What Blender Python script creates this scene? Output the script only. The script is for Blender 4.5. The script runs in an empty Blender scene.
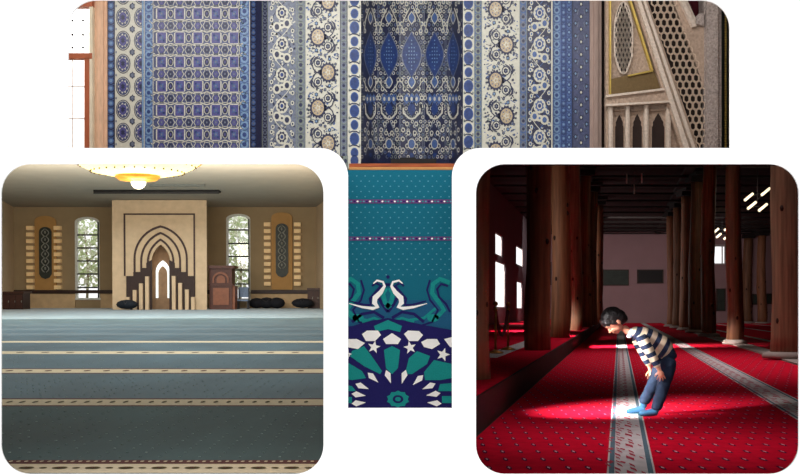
import bpy, math, random
from mathutils import Vector, Matrix
random.seed(7)
R = math.radians
sc = bpy.context.scene
col = sc.collection

# ---------------------------------------------------------------- camera, world, lights, exposure
F = 1000.0            # focal length in pixels of the 800 px wide frame
cam_d = bpy.data.cameras.new('camera'); cam = bpy.data.objects.new('camera', cam_d); col.objects.link(cam)
cam_d.sensor_width = 36; cam_d.lens = 45.0; cam_d.shift_y = 72.5/800; cam_d.clip_end = 500; cam_d.clip_start = .05
cam.location = (0, 0, 1); cam.rotation_euler = (R(90), 0, 0)
sc.camera = cam
sc.view_settings.view_transform = 'Standard'; sc.view_settings.look = 'None'
sc.view_settings.exposure = 0; sc.view_settings.gamma = 1; sc.view_settings.use_curve_mapping = False

w = bpy.data.worlds.new('overcast'); sc.world = w; w.use_nodes = True
w.node_tree.nodes['Background'].inputs[0].default_value = (1, 1, 1, 1)
w.node_tree.nodes['Background'].inputs[1].default_value = 1.25

def area(name, loc, target, size, power, color=(1,1,1), size_y=None, spread=180, vis=False):
    d = bpy.data.lights.new(name, 'AREA'); d.energy = power; d.color = color
    d.shape = 'RECTANGLE'; d.size = size; d.size_y = size_y or size; d.spread = R(spread)
    o = bpy.data.objects.new(name, d); col.objects.link(o); o.location = loc
    v = Vector(target) - Vector(loc); o.rotation_euler = v.to_track_quat('-Z', 'Y').to_euler()
    return o
def spot(name, loc, target, power, angle, blend=.5, color=(1,1,1), r=.05):
    d = bpy.data.lights.new(name, 'SPOT'); d.energy = power; d.color = color
    d.spot_size = R(angle); d.spot_blend = blend; d.shadow_soft_size = r
    o = bpy.data.objects.new(name, d); col.objects.link(o); o.location = loc
    v = Vector(target) - Vector(loc); o.rotation_euler = v.to_track_quat('-Z', 'Y').to_euler()
    return o
# tiled gallery
area('gallery_light', (-.2, 5.55, 3.35), (0, 7.0, 1.7), 4.6, 42, (1, .97, .94), .3)
area('backing_light', (-3.6, 7.7, 4.6), (-2.6, 8.8, 2.6), 1.5, 160, (1, 1, 1), 1.0)  # added lamp that whitens the backing behind the gallery window
area('carpet_light', (.345, 5.45, 1.0), (-.1, 6.7, .9), .05, 3.9, (1, .98, .95), 1.2)
area('carpet_light', (-.345, 5.45, 1.0), (.1, 6.7, .9), .05, 3.9, (1, .98, .95), 1.2)
# prayer hall with the green carpet
area('hall_down_fill', (-9, 34, 5.5), (-9, 34, 0), 16, 2300, (.88, .96, 1), 30)  # added downward fill for the hall floor, not a ceiling lamp
area('hall_back_light', (-9.5, 35, 4.6), (-12, 55, 3.2), 14, 720, (1, .95, .84), 1.5)
area('hall_up_light', (-10, 34, 1.9), (-11, 40, 6.4), 14, 950, (1, .95, .88), 6)
area('hall_near_light', (-3.4, 15, 4.6), (-3.4, 14, 0), 3.4, 190, (.95, 1, 1), 9)
# timber hall with the red carpet
area('beam_near', (.36, 8.60, 1.35), (1.9, 9.75, 0.25), .3, 30, (1, .97, .95), .3, 34)
area('beam_shoulder', (.40, 8.75, 1.50), (2.28, 9.45, .62), .1, 1.7, (1, .98, .98), .1, 11)
area('beam_mid', (1.5, 25.5, 2.6), (6.4, 27.6, 0), .7, 170, (1, .95, .92), .7, 26)
area('beam_platform', (2.1, 31.0, 2.2), (4.2, 33.5, .3), .8, 110, (1, .95, .92), .8, 40)
area('hall_near_soft', (1.9, 7.2, 2.0), (2.2, 8.4, 0), 1.8, 24, (1, .93, .96), 1.2, 120)
area('hall_mid_soft', (6.2, 19, 5.8), (6.2, 19, 0), 5, 135, (1, .92, .94), 9, 80)
area('side_daylight', (1.75, 25, 2.4), (9, 27, 2.6), 9, 68, (1, .93, .86), 2.4, 130)
area('hall_far_soft', (14, 62, 6.0), (17, 77, 2.2), 14, 440, (1, .92, .9), 5, 110)

# ---------------------------------------------------------------- materials
def lin(c):
    return tuple(((v/255)/12.92 if v/255 <= .04045 else ((v/255+.055)/1.055)**2.4) for v in c)
MATS = {}
def pm(name, rgb, rough=.75, var=.12, scale=12, metal=0, emit=0, sheen=0, bump=0, stretch=(1,1,1), spec=.3, coat=0):
    if name in MATS: return MATS[name]
    m = bpy.data.materials.new(name); m.use_nodes = True; nt = m.node_tree; b = nt.nodes['Principled BSDF']
    c = lin(rgb)
    b.inputs['Roughness'].default_value = rough; b.inputs['Metallic'].default_value = metal
    b.inputs['Specular IOR Level'].default_value = spec
    if coat: b.inputs['Coat Weight'].default_value = coat; b.inputs['Coat Roughness'].default_value = .12
    if sheen: b.inputs['Sheen Weight'].default_value = sheen; b.inputs['Sheen Roughness'].default_value = .4
    tc = nt.nodes.new('ShaderNodeTexCoord'); mp = nt.nodes.new('ShaderNodeMapping'); mp.inputs['Scale'].default_value = stretch
    no = nt.nodes.new('ShaderNodeTexNoise'); no.inputs['Scale'].default_value = scale; no.inputs['Detail'].default_value = 4
    nt.links.new(tc.outputs['Object'], mp.inputs[0]); nt.links.new(mp.outputs[0], no.inputs['Vector'])
    mx = nt.nodes.new('ShaderNodeMix'); mx.data_type = 'RGBA'
    mx.inputs['A'].default_value = tuple(max(0, v*(1-2*var)) for v in c)+(1,); mx.inputs['B'].default_value = tuple(min(1, v*(1+2*var)) for v in c)+(1,)
    nt.links.new(no.outputs['Fac'], mx.inputs['Factor']); nt.links.new(mx.outputs['Result'], b.inputs['Base Color'])
    if emit:
        b.inputs['Emission Color'].default_value = c+(1,); b.inputs['Emission Strength'].default_value = emit
    if bump:
        bp = nt.nodes.new('ShaderNodeBump'); bp.inputs['Strength'].default_value = bump; bp.inputs['Distance'].default_value = .02
        nt.links.new(no.outputs['Fac'], bp.inputs['Height']); nt.links.new(bp.outputs[0], b.inputs['Normal'])
    m['mix'] = mx.name; MATS[name] = m
    return m
def glass(name='window_glass'):
    if name in MATS: return MATS[name]
    m = bpy.data.materials.new(name); m.use_nodes = True; nt = m.node_tree
    out = nt.nodes['Material Output']; nt.nodes.remove(nt.nodes['Principled BSDF'])
    t = nt.nodes.new('ShaderNodeBsdfTransparent'); g = nt.nodes.new('ShaderNodeBsdfGlossy'); g.inputs['Roughness'].default_value = .05
    x = nt.nodes.new('ShaderNodeMixShader'); x.inputs[0].default_value = .05
    nt.links.new(t.outputs[0], x.inputs[1]); nt.links.new(g.outputs[0], x.inputs[2]); nt.links.new(x.outputs[0], out.inputs[0])
    MATS[name] = m; return m

# ---------------------------------------------------------------- mesh builder
class MB:
    def __init__(s): s.v = []; s.f = []; s.m = []; s.sm = []
    def add(s, vs, fs, mi=0, smooth=False):
        o = len(s.v); s.v += [tuple(v) for v in vs]
        for f in fs: s.f.append([i+o for i in f]); s.m.append(mi); s.sm.append(smooth)
        return s
    def box(s, x0, x1, y0, y1, z0, z1, mi=0):
        vs = [(x, y, z) for x in (x0, x1) for y in (y0, y1) for z in (z0, z1)]
        return s.add(vs, [(0,1,3,2),(4,6,7,5),(0,4,5,1),(2,3,7,6),(0,2,6,4),(1,5,7,3)], mi)
    def beam(s, a, b, w, h, mi=0, up=(0,0,1)):
        a = Vector(a); b = Vector(b); d = (b-a).normalized(); u = Vector(up); x = d.cross(u)
        if x.length < 1e-4: x = d.cross(Vector((0,1,0)))
        x.normalize(); u = x.cross(d).normalized()
        vs = [p+x*sx*w/2+u*su*h/2 for p in (a, b) for sx, su in ((-1,-1),(1,-1),(1,1),(-1,1))]
        return s.add(vs, [(3,2,1,0),(4,5,6,7),(0,1,5,4),(1,2,6,5),(2,3,7,6),(3,0,4,7)], mi)
    def prism(s, pts, y0, y1, mi=0):          # outline in x,z given depth along y
        n = len(pts)
        vs = [(x, y0, z) for x, z in pts]+[(x, y1, z) for x, z in pts]
        fs = [tuple(range(n)), tuple(range(2*n-1, n-1, -1))]+[(i, i+n, (i+1) % n+n, (i+1) % n) for i in range(n)]
        return s.add(vs, fs, mi)
    def strip(s, A, B, y0, y1, mi=0):         # band between two outlines of equal length (open)
        n = len(A); vs = [(x, y, z) for y in (y0, y1) for L in (A, B) for x, z in L]
        fs = []
        for i in range(n-1):
            fs += [(i, i+1, n+i+1, n+i), (2*n+i, 3*n+i, 3*n+i+1, 2*n+i+1), (i, 2*n+i, 2*n+i+1, i+1), (n+i, n+i+1, 3*n+i+1, 3*n+i)]
        fs += [(0, n, 3*n, 2*n), (n-1, 3*n-1, 4*n-1, 2*n-1)]
        return s.add(vs, fs, mi)
    def tube(s, path, rad, n=10, mi=0, smooth=True, wob=0):
        path = [Vector(p) for p in path]; k = len(path)
        if not hasattr(rad, '__len__'): rad = [rad]*k
        vs = []; prev = None
        for i, p in enumerate(path):
            d = (path[min(i+1, k-1)]-path[max(i-1, 0)]).normalized()
            x = prev - d*prev.dot(d) if prev is not None else d.cross(Vector((0,1,0)) if abs(d.y) < .9 else Vector((1,0,0)))
            x.normalize(); prev = x; y = d.cross(x)
            for j in range(n):
                a = 2*math.pi*j/n; r = rad[i]*(1+wob*math.sin(j*2.3+i*.37)*math.cos(j*1.1+i*.9))
                vs.append(p+x*math.cos(a)*r+y*math.sin(a)*r)
        fs = [(i*n+j, i*n+(j+1) % n, (i+1)*n+(j+1) % n, (i+1)*n+j) for i in range(k-1) for j in range(n)]
        s.add(vs, fs, mi, smooth)
        return s.add([], [[len(s.v)-len(vs)+j for j in range(n)][::-1], [len(s.v)-n+j for j in range(n)]], mi) if False else s._caps(len(vs), n, mi)
    def _caps(s, L, n, mi):
        a = len(s.v)-L; b = len(s.v)-n
        s.f.append([a+j for j in range(n)][::-1]); s.m.append(mi); s.sm.append(False)
        s.f.append([b+j for j in range(n)]); s.m.append(mi); s.sm.append(False)
        return s
    def lathe(s, prof, c, n=24, mi=0, smooth=True):
        vs = []; k = len(prof)
        for r, z in prof:
            for j in range(n):
                a = 2*math.pi*j/n; vs.append((c[0]+r*math.cos(a), c[1]+r*math.sin(a), c[2]+z))
        fs = [(i*n+j, i*n+(j+1) % n, (i+1)*n+(j+1) % n, (i+1)*n+j) for i in range(k-1) for j in range(n)]
        s.add(vs, fs, mi, smooth); return s._caps(len(vs), n, mi)
    def ball(s, c, r, n=12, mi=0):
        rx, ry, rz = r if hasattr(r, '__len__') else (r, r, r)
        vs = []; k = n//2+1
        for i in range(k):
            t = math.pi*(.02+.96*i/(k-1))
            for j in range(n):
                a = 2*math.pi*j/n; vs.append((c[0]+rx*math.sin(t)*math.cos(a), c[1]+ry*math.sin(t)*math.sin(a), c[2]-rz*math.cos(t)))
        fs = [(i*n+j, i*n+(j+1) % n, (i+1)*n+(j+1) % n, (i+1)*n+j) for i in range(k-1) for j in range(n)]
        s.add(vs, fs, mi, True); return s._caps(len(vs), n, mi)
    def build(s, name, mats, parent=None, M=None):
        if not isinstance(mats, (list, tuple)): mats = [mats]
        if parent is not None and 'org' in parent: org = Vector(parent['org'])
        else:
            xs = [v[0] for v in s.v]; ys = [v[1] for v in s.v]; zs = [v[2] for v in s.v]
            org = Vector(((min(xs)+max(xs))/2, (min(ys)+max(ys))/2, min(zs)))
        me = bpy.data.meshes.new(name); me.from_pydata([tuple(Vector(v)-org) for v in s.v], [], s.f)
        for m in mats: me.materials.append(m)
        me.polygons.foreach_set('material_index', s.m); me.polygons.foreach_set('use_smooth', s.sm); me.update()
        o = bpy.data.objects.new(name, me); col.objects.link(o)
        if parent is not None: o.parent = parent
        else:
            o.matrix_world = (M or Matrix()) @ Matrix.Translation(org)
        o['org'] = tuple(org)
        return o
def clean():
    for o in bpy.data.objects:
        if 'org' in o: del o['org']
def thing(name, loc, label, cat, group=None, M=None):
    o = bpy.data.objects.new(name, None); col.objects.link(o); o.empty_display_size = .2
    o.matrix_world = (M or Matrix()) @ Matrix.Translation(Vector(loc)); o['org'] = tuple(loc)
    tag(o, label, cat, group); return o
def tag(o, label, cat, group=None):
    o['label'] = label; o['category'] = cat
    if group: o['group'] = group
    return o
def struct(o): o['kind'] = 'structure'; return o

# room frames
T2 = Matrix.Translation((0,0,1)) @ Matrix.Rotation(math.atan(.02), 4, 'X') @ Matrix.Translation((0,0,-1))
def q(px, py, Y, H=310): return Vector(((px-400)/F*Y, Y, 1+(H-py)/F*Y))

# ---------------------------------------------------------------- the white wall with its three rounded openings
W = 5.25
def arc(cx, cy, r, a0, a1, n=10): return [(cx+r*math.cos(R(a0+(a1-a0)*i/n)), cy-r*math.sin(R(a0+(a1-a0)*i/n))) for i in range(n+1)]
def rrect(x0, x1, y0, y1, r): return arc(x1-r, y0+r, r, 0, 90)+arc(x0+r, y0+r, r, 90, 180)+arc(x0+r, y1-r, r, 180, 270)+arc(x1-r, y1-r, r, 270, 360)
h2 = rrect(1, 323.5, 164, 474, 29); h3 = rrect(476, 799, 164, 474, 29)
h1 = arc(702, 28, 28, 0, 90)+arc(96, 28, 28, 90, 180)+[(68, 148)]+arc(320, 176, 28, 90, 0)+[(348, 408), (452, 408)]+arc(480, 176, 28, 180, 90)+[(730, 148)]
h1[:0] = []
cu = bpy.data.curves.new('tmp', 'CURVE'); cu.dimensions = '2D'; cu.fill_mode = 'BOTH'; cu.extrude = .006
def spline(pts):
    sp = cu.splines.new('POLY'); sp.points.add(len(pts)-1)
    for p, (x, y) in zip(sp.points, pts): p.co = (x, y, 0, 1)
    sp.use_cyclic_u = True
spline([(-13, -.6), (19.5, -.6), (19.5, 8.2), (-13, 8.2)])
for h in (h1, h2, h3): spline([((x-400)/F*W, 1+(310-y)/F*W) for x, y in h])
co = bpy.data.objects.new('tmp', cu); col.objects.link(co)
dg = bpy.context.evaluated_depsgraph_get(); me = bpy.data.meshes.new_from_object(co.evaluated_get(dg))
bpy.data.objects.remove(co)
wf = bpy.data.objects.new('wall_front', me); col.objects.link(wf); wf.rotation_euler = (R(90), 0, 0); wf.location = (0, W+.006, 0)
me.materials.clear(); me.materials.append(pm('white_paint', (250, 250, 250), .9, .0, spec=0)); struct(wf)
# ================================================================ ROOM ONE: the tiled gallery (7 m away)
D1 = 7.0
navy = pm('cobalt_glaze', (38, 62, 118), .4, .35, 60, spec=.4)
dnavy = pm('dark_blue_glaze', (30, 38, 72), .4, .35, 70, spec=.5)
cream = pm('cream_glaze', (202, 203, 190), .4, .10, 50, spec=.5)
greyb = pm('grey_blue_glaze', (104, 114, 134), .4, .30, 60, spec=.5)
lblue = pm('pale_blue_glaze', (112, 146, 184), .4, .2, 60, spec=.5)
mblue = pm('mid_blue_glaze', (66, 96, 150), .4, .3, 60, spec=.5)
violet = pm('violet_blue_glaze', (74, 74, 134), .4, .35, 90, spec=.5)
sand = pm('sand_glaze', (180, 164, 136), .3, .45, 150, spec=.5)
slate = pm('slate_glaze', (64, 74, 112), .4, .3, 70, spec=.5)
olive = pm('grey_green_glaze', (120, 132, 128), .4, .3, 80, spec=.5)
TM = [navy, dnavy, cream, greyb, lblue, mblue, violet, sand, olive, slate]
NA, DN, CR, GB, LB, MBL, VI, SA, OL, SL_ = range(10)
class Pat(MB):
    """drawing on an upright face in picture units; layers stand a millimetre proud of each other"""
    def __init__(s, D=D1, clip=None, at=None):
        super().__init__(); s.ymax = None; s.D = D; s.clip = clip; s.at = at
    def P(s, x, y, k):
        if s.at: return s.at(x, y, k)
        return ((x-400)/F*s.D, s.D-.0012*k, 1+(310-y)/F*s.D)
    def poly(s, pts, mi, k=1):
        if s.clip:
            x0, x1 = s.clip
            for side, lim in ((1, x0), (-1, x1)):
                out = []
                for i in range(len(pts)):
                    a = pts[i]; b = pts[(i+1) % len(pts)]; ia = side*(a[0]-lim) >= 0; ib = side*(b[0]-lim) >= 0
                    if ia: out.append(a)
                    if ia != ib:
                        t = (lim-a[0])/(b[0]-a[0]); out.append((lim, a[1]+t*(b[1]-a[1])))
                pts = out
                if len(pts) < 3: return
        if s.ymax is not None:
            out = []
            for i in range(len(pts)):
                a = pts[i]; b = pts[(i+1) % len(pts)]; ia = a[1] <= s.ymax; ib = b[1] <= s.ymax
                if ia: out.append(a)
                if ia != ib: t = (s.ymax-a[1])/(b[1]-a[1]); out.append((a[0]+t*(b[0]-a[0]), s.ymax))
            pts = out
            if len(pts) < 3: return
        s.add([s.P(x, y, k) for x, y in pts], [tuple(range(len(pts)))], mi)
    def rect(s, x0, x1, y0, y1, mi, k=1): s.poly([(x0, y1), (x1, y1), (x1, y0), (x0, y0)], mi, k)
    def ell(s, x, y, a, b, mi, k=2, n=12, rot=0):
        c, d = math.cos(rot), math.sin(rot)
        s.poly([(x+a*math.cos(t)*c-b*math.sin(t)*d, y-(a*math.cos(t)*d+b*math.sin(t)*c)) for t in [2*math.pi*i/n for i in range(n)]], mi, k)
    def line(s, pts, w, mi, k=2):
        n = len(pts)
        L = []; Rr = []
        for i in range(n):
            a = pts[max(i-1, 0)]; b = pts[min(i+1, n-1)]; dx, dy = b[0]-a[0], b[1]-a[1]; l = math.hypot(dx, dy) or 1
            ww = w[i] if hasattr(w, '__len__') else w
            L.append((pts[i][0]-dy/l*ww/2, pts[i][1]+dx/l*ww/2)); Rr.append((pts[i][0]+dy/l*ww/2, pts[i][1]-dx/l*ww/2))
        for i in range(n-1): s.poly([L[i], L[i+1], Rr[i+1], Rr[i]], mi, k)
    def spiky(s, x, y, a, b, mi, k=2, n=18, inner=.8):
        s.poly([(x+a*(1 if i % 2 else inner)*math.cos(math.pi*i/n), y-b*(1 if i % 2 else inner)*math.sin(math.pi*i/n)) for i in range(2*n)], mi, k)
TOP, BOT = -28, 156
def tile_panel(draw, x0, x1, label, D=D1, base=CR, clip=None, at=None, bot=BOT):
    p = Pat(D, clip or (x0, x1), at); p.ymax = bot
    p.rect(x0, x1, TOP, bot, base, 0)
    draw(p)
    if not at:
        p.box((x0-400)/F*D, (x1-400)/F*D, D+.001, D+.05, 1+(310-bot)/F*D, 1+(310-TOP)/F*D, base)
    o = p.build('tile_panel', TM); tag(o, label, 'tile panel', 'painted tile panels of the blue wall'); return o
def frange(a, b, s):
    while a < b: yield a; a += s
def border(p, x0, x1, base, ring, core, step=9.0, off=0, edge=None):
    p.rect(x0, x1, TOP, BOT, base, 1); c = (x0+x1)/2; r = (x1-x0)*.36
    for i, y in enumerate(frange(TOP+off, BOT-3, step)):
        p.ell(c, y+step/2, r, r*1.15, ring, 2, 10); p.ell(c, y+step/2, r*.55, r*.6, core, 3, 8)
        p.line([(x0+.8, y), (c, y+.9), (x1-.8, y)], .6, ring, 2)
    if edge is not None: p.rect(x0, x0+.7, TOP, BOT, edge, 2); p.rect(x1-.7, x1, TOP, BOT, edge, 2)

def d_medal(p):
    border(p, 107, 115, DN, MBL, LB, 7.5)
    for y in frange(17.7-46, BOT-4, 23):
        for cx in (123.2, 141.3):
            p.ell(cx, y, 7.3, 10, DN, 1, 18); p.ell(cx, y, 6.5, 9.1, CR, 2, 18); p.ell(cx, y, 6.0, 8.5, SL_, 3, 18)
            p.spiky(cx, y, 5.2, 7.3, CR, 4, 9, .72); p.ell(cx, y, 3.9, 5.5, VI, 5, 12); p.spiky(cx, y, 2.4, 3.5, DN, 6, 6, .6)
        p.spiky(132.5, y+11.6, 2.9, 3.9, DN, 2, 6, .7); p.ell(132.5, y+11.6, 1.6, 2.2, GB, 3)
        for sx in (-1, 1): p.ell(123.2+sx*7, y+11.5, .8, 1.4, GB, 2, 6)
    p.rect(142.2, 144, TOP, BOT, LB, 7)
tile_panel(d_medal, 107, 144, 'narrow cream tile panel with round blue medallions, beside the window pilaster')

def d_grid(p):
    p.rect(153, 240, TOP, BOT, SL_, 1)
    for r in range(-2, 7):
        y = 13.8+24.15*r
        if y > BOT+14: break
        for c in range(5):
            x = 161.7+18.1*c
            p.poly([(x-5.6, y-4.6), (x-3.6, y-6.6), (x+3.6, y-6.6), (x+5.6, y-4.6), (x+5.6, y+4.6), (x+3.6, y+6.6), (x-3.6, y+6.6), (x-5.6, y+4.6)], CR, 2)
            p.rect(x-4.4, x+4.4, y-5.5, y+5.5, VI, 3); p.spiky(x-2, y-2.6, 1.6, 1.8, NA, 4, 4, .5); p.spiky(x+2.2, y+2.8, 1.6, 1.8, NA, 4, 4, .5)
            p.spiky(x, y, 3.3, 4, MBL, 4, 4, .45); p.ell(x, y, 1, 1.3, GB, 5, 6)
            if c < 4: 
                p.ell(x+9.05, y, 2.9, 4.1, CR, 2, 10); p.ell(x+9.05, y, 2.3, 3.5, DN, 3, 8); p.ell(x+9.05, y, .8, 1.6, VI, 4, 6)
            p.line([(x-9, y+5.6), (x, y+8.6), (x+9, y+5.6)], 1.2, CR, 2); p.line([(x-9, y-5.6), (x, y-8.6), (x+9, y-5.6)], 1.2, CR, 2)
        for c in range(9):
            x = 161.7+9.05*c; yy = y+12.07
            p.poly([(x-4.4, yy), (x-2, yy-4.6), (x+2, yy-4.6), (x+4.4, yy), (x+2, yy+4.6), (x-2, yy+4.6)], CR, 2)
            p.poly([(x-3.7, yy), (x-1.7, yy-3.9), (x+1.7, yy-3.9), (x+3.7, yy), (x+1.7, yy+3.9), (x-1.7, yy+3.9)], SL_, 2.5); p.ell(x, yy, 2.5, 3.2, DN if c % 2 else VI, 3, 8); p.ell(x, yy, .9, 1.2, GB, 4, 6)
            if c % 2 == 1: p.spiky(x, yy, 5.6, 7.4, DN, 1.5, 3, .5)
        for c in range(-1, 5):
            for yy in (y-6.6, y+6.6):
                p.line([(161.7+18.1*c+5.6, yy), (161.7+18.1*c+9, yy+(3.5 if yy > y else -3.5))], .9, CR, 2)
                p.line([(161.7+18.1*c+12.4, yy), (161.7+18.1*c+9, yy+(3.5 if yy > y else -3.5))], .9, CR, 2)
    border(p, 144, 153.5, MBL, LB, NA, 9.5, 2, CR)
    border(p, 239, 250, MBL, LB, NA, 9.5, 6, CR)
tile_panel(d_grid, 144, 250, 'wide tile panel with rows of violet-blue squares in a white lattice', base=GB)

def d_return(p):
    p.rect(250, 268, TOP, BOT, DN, 1)
    border(p, 250.5, 256.5, DN, MBL, GB, 7, 1); border(p, 262, 268, DN, GB, DN, 7, 3, OL)
def at_ret(x, y, k):
    Y = 7.0-.12*(x-250)/18; return ((x-400)/F*Y, Y-.0012*k, 1+(310-y)/F*Y)
tile_panel(d_return, 250, 268, 'dark blue tile strip on the splayed corner beside the wide square-patterned panel', at=at_ret, base=DN)

D1b = 6.88
def sprig(p, x, y, s=1, m=DN, core=GB, k=2):
    p.spiky(x, y, 3.4*s, 4.0*s, m, k, 6, .7); p.ell(x, y, 1.7*s, 2*s, core, k+1, 8)
def leafy(p, pts, w, m, k):
    n = len(pts); p.line(pts, [w*math.sin(math.pi*(i+.3)/(n-.4)) for i in range(n)], m, k)
def d_vine(p, x0, x1, ground, ink, light):
    c = (x0+x1)/2; h = (x1-x0)/2
    for i, y in enumerate(frange(TOP+2, BOT, 31.0)):
        sd = 1 if i % 2 else -1
        p.line([(c+h*.75*math.sin((t/12)*2*math.pi), y+t/12*62) for t in range(13)] if i % 2 == 0 else [(c, y), (c, y+.1)], .9, ink, 1)
        p.line([(c-h*.75*math.sin((t/12)*2*math.pi), y+t/12*62) for t in range(13)] if i % 2 == 0 else [(c, y), (c, y+.1)], .7, light, 1.5)
        p.ell(c, y+8, 6.2, 7.6, light, 2, 12); p.spiky(c, y+8, 4.8, 6, ink, 3, 8, .75); p.ell(c, y+8, 2.6, 3.4, light, 4, 10); p.ell(c, y+8, 1.7, 2.2, NA, 5, 8)
        # two-lobed cloud shape
        a = (c-5*sd, y+22); b = (c+5*sd, y+18.5)
        for (ax, ay) in (a, b): p.ell(ax, ay, 4.3, 5, light, 2, 10); p.ell(ax, ay, 2.3, 3, ink, 4, 8)
        p.ell(c, y+20.3, 4, 3.6, light, 2.5, 8); p.ell(c, y+20.3, 1.2, 1.2, ink, 4, 6)
        for dx, dy in ((-h*.8, 3), (h*.8, 5), (-h*.8, 15), (h*.82, 26), (-h*.7, 29), (h*.7, 14), (-h*.85, 22)):
            p.ell(c+dx, y+dy, 1.8, 2.4, light, 2, 8); p.ell(c+dx, y+dy, .9, 1.3, ink, 3, 6)
def filler(p, x0, x1, n, mis, seed, k=1):
    rr = random.Random(seed)
    for i in range(n):
        x = rr.uniform(x0, x1); y = rr.uniform(TOP, BOT); a = rr.uniform(.5, 1.3); p.ell(x, y, a, a*rr.uniform(.6, 1.6), rr.choice(mis), k, 5, rr.random()*3)
def d_floral(p, x0, x1, sgn=1, off=0):
    filler(p, x0+1, x1-1, 520, (DN, GB, MBL, OL, DN), 3, 1)
    c = (x0+x1)/2; h = (x1-x0)/2
    for i, y in enumerate(frange(TOP-6+off, BOT+20, 35.5)):
        sd = sgn*(1 if i % 2 else -1); mx = c+sd*h*.30
        p.spiky(mx, y, 9.2, 11.2, DN, 3, 16, .8); p.ell(mx, y, 6.1, 7.6, SA, 4, 14); [p.ell(mx+4.1*math.cos(q_), y+5.2*math.sin(q_), .8, .9, GB, 5, 5) for q_ in (0, .8, 1.6, 2.4, 3.1, 3.9, 4.7, 5.5)]; p.spiky(mx, y, 3.2, 4, CR, 5, 5, .5); p.ell(mx, y, 1.2, 1.6, SA, 6, 6)
        tip = mx-sd*8.5
        p.poly([(tip-sd*3.4, y), (tip+sd*2, y-3), (tip+sd*2, y+3)], DN, 3)
        for u in (-1, 1):
            p.line([(tip-sd*3, y), (tip-sd*6, y+u*3), (tip-sd*7.5, y+u*8), (tip-sd*5, y+u*13.5), (tip-sd*1, y+u*16)], 1.1, DN, 3)
            p.ell(tip-sd*1.6, y+u*9.6, 4.2, 4.8, DN, 2, 12); p.ell(tip-sd*1.6, y+u*9.6, 3.2, 3.8, CR, 3, 12); p.spiky(tip-sd*1.6, y+u*9.6, 2.5, 3.0, DN, 4, 6, .75); p.ell(tip-sd*1.6, y+u*9.6, .9, 1.1, GB, 5, 6)
            leafy(p, [(tip-sd*6.6, y+u*5), (tip-sd*8.6, y+u*9), (tip-sd*8, y+u*13), (tip-sd*5, y+u*16)], 2.2, DN, 4)
            sprig(p, mx+sd*1.5, y+u*13.4, .62, DN, LB, 3)
            sprig(p, mx+sd*7.5, y+u*8.3, .45, DN, GB, 3); sprig(p, mx-sd*3, y+u*17.2, .5, DN, GB, 3)
            p.ell(mx+sd*9.4, y+u*2.2, .9, 1.3, DN, 3, 6); p.line([(mx+sd*4, y+u*16), (mx+sd*9, y+u*13)], .7, MBL, 2)
def d_ovals(p, x0, x1, off=0):
    c = (x0+x1)/2
    for i, y in enumerate(frange(TOP+off, BOT+12, 13.9)):
        a, b = ((4.1, 5.6), (3.2, 4.2))[i % 2]
        p.ell(c, y, a+.8, b+.9, MBL, 2, 14); p.ell(c, y, a, b, NA, 3, 12)
        p.line([(x0+1.4, y-6.2), (c-2, y-7.6), (c+2, y-7.2), (x1-1.4, y-5.4)], 1.2, DN, 2)
        for sx in (x0+1.2, x1-1.2): p.ell(sx, y+6.8, .8, 1.6, OL, 2, 6)
def d_left(p):
    p.rect(268, 296, TOP, BOT, GB, .5); filler(p, 269, 295, 420, (CR, DN, OL, CR), 5, 1); d_vine(p, 269, 295, GB, DN, CR)
    border(p, 296, 305.5, GB, OL, DN, 8, 1, OL)
    d_floral(p, 306, 340, 1)
    border(p, 340, 347.5, OL, GB, DN, 6.9, 0, DN)
    d_ovals(p, 348, 361)
    p.ymax = 169; p.clip = (343, 361); p.rect(343, 361, 155.9, 169, OL, 0); p.rect(348, 361, 155.9, 169, CR, .5); p.ell(354.5, 160.5, 4.1, 5.4, NA, 3, 12); p.ell(345.5, 161, 1.6, 2.2, DN, 3, 8)
tile_panel(d_left, 268, 361, 'cream floral tile panel with spiky medallions left of the niche', D1b)
def d_right(p):
    d_ovals(p, 463, 474, 3)
    border(p, 474, 482, MBL, OL, DN, 6.9, 0, OL)
    d_floral(p, 483, 519, -1, 8)
    border(p, 519.5, 527, MBL, GB, DN, 8, 1, OL)
    p.rect(527, 552, TOP, BOT, DN, .5); filler(p, 528, 551, 360, (MBL, GB, NA, CR), 6, 1); d_vine(p, 528, 551, DN, MBL, CR)
    p.rect(551, 552.4, TOP, BOT, CR, 6)
tile_panel(d_right, 463, 552.4, 'cream and blue floral tile panel right of the niche', D1b)
def d_far(p):
    border(p, 552.4, 561, MBL, LB, NA, 8.5, 0); border(p, 561, 566, NA, MBL, LB, 7, 2); border(p, 566, 572, MBL, NA, LB, 7.5, 4, NA)
    p.rect(572, 590, TOP, BOT, SL_, 1)
    for y in frange(TOP, BOT-6, 12.6):
        for dx in (-5.5, 0, 5.5):
            p.spiky(581+dx, y+(6 if dx == 0 else 0)+1, 2.6, 3.6, DN, 2, 5, .6); p.ell(581+dx, y+(6 if dx == 0 else 0)+1, 1.0, 1.4, CR if dx == 0 else LB, 3, 6)
        for dx in (-2.8, 2.8): p.line([(581+dx, y), (581+dx*1.4, y+5)], .7, GB, 2)
    p.rect(572, 573.2, TOP, BOT, DN, 4)
tile_panel(d_far, 552.4, 590, 'blue bordered tile strip beside the pale marble pilaster', 6.9, base=MBL)

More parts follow.
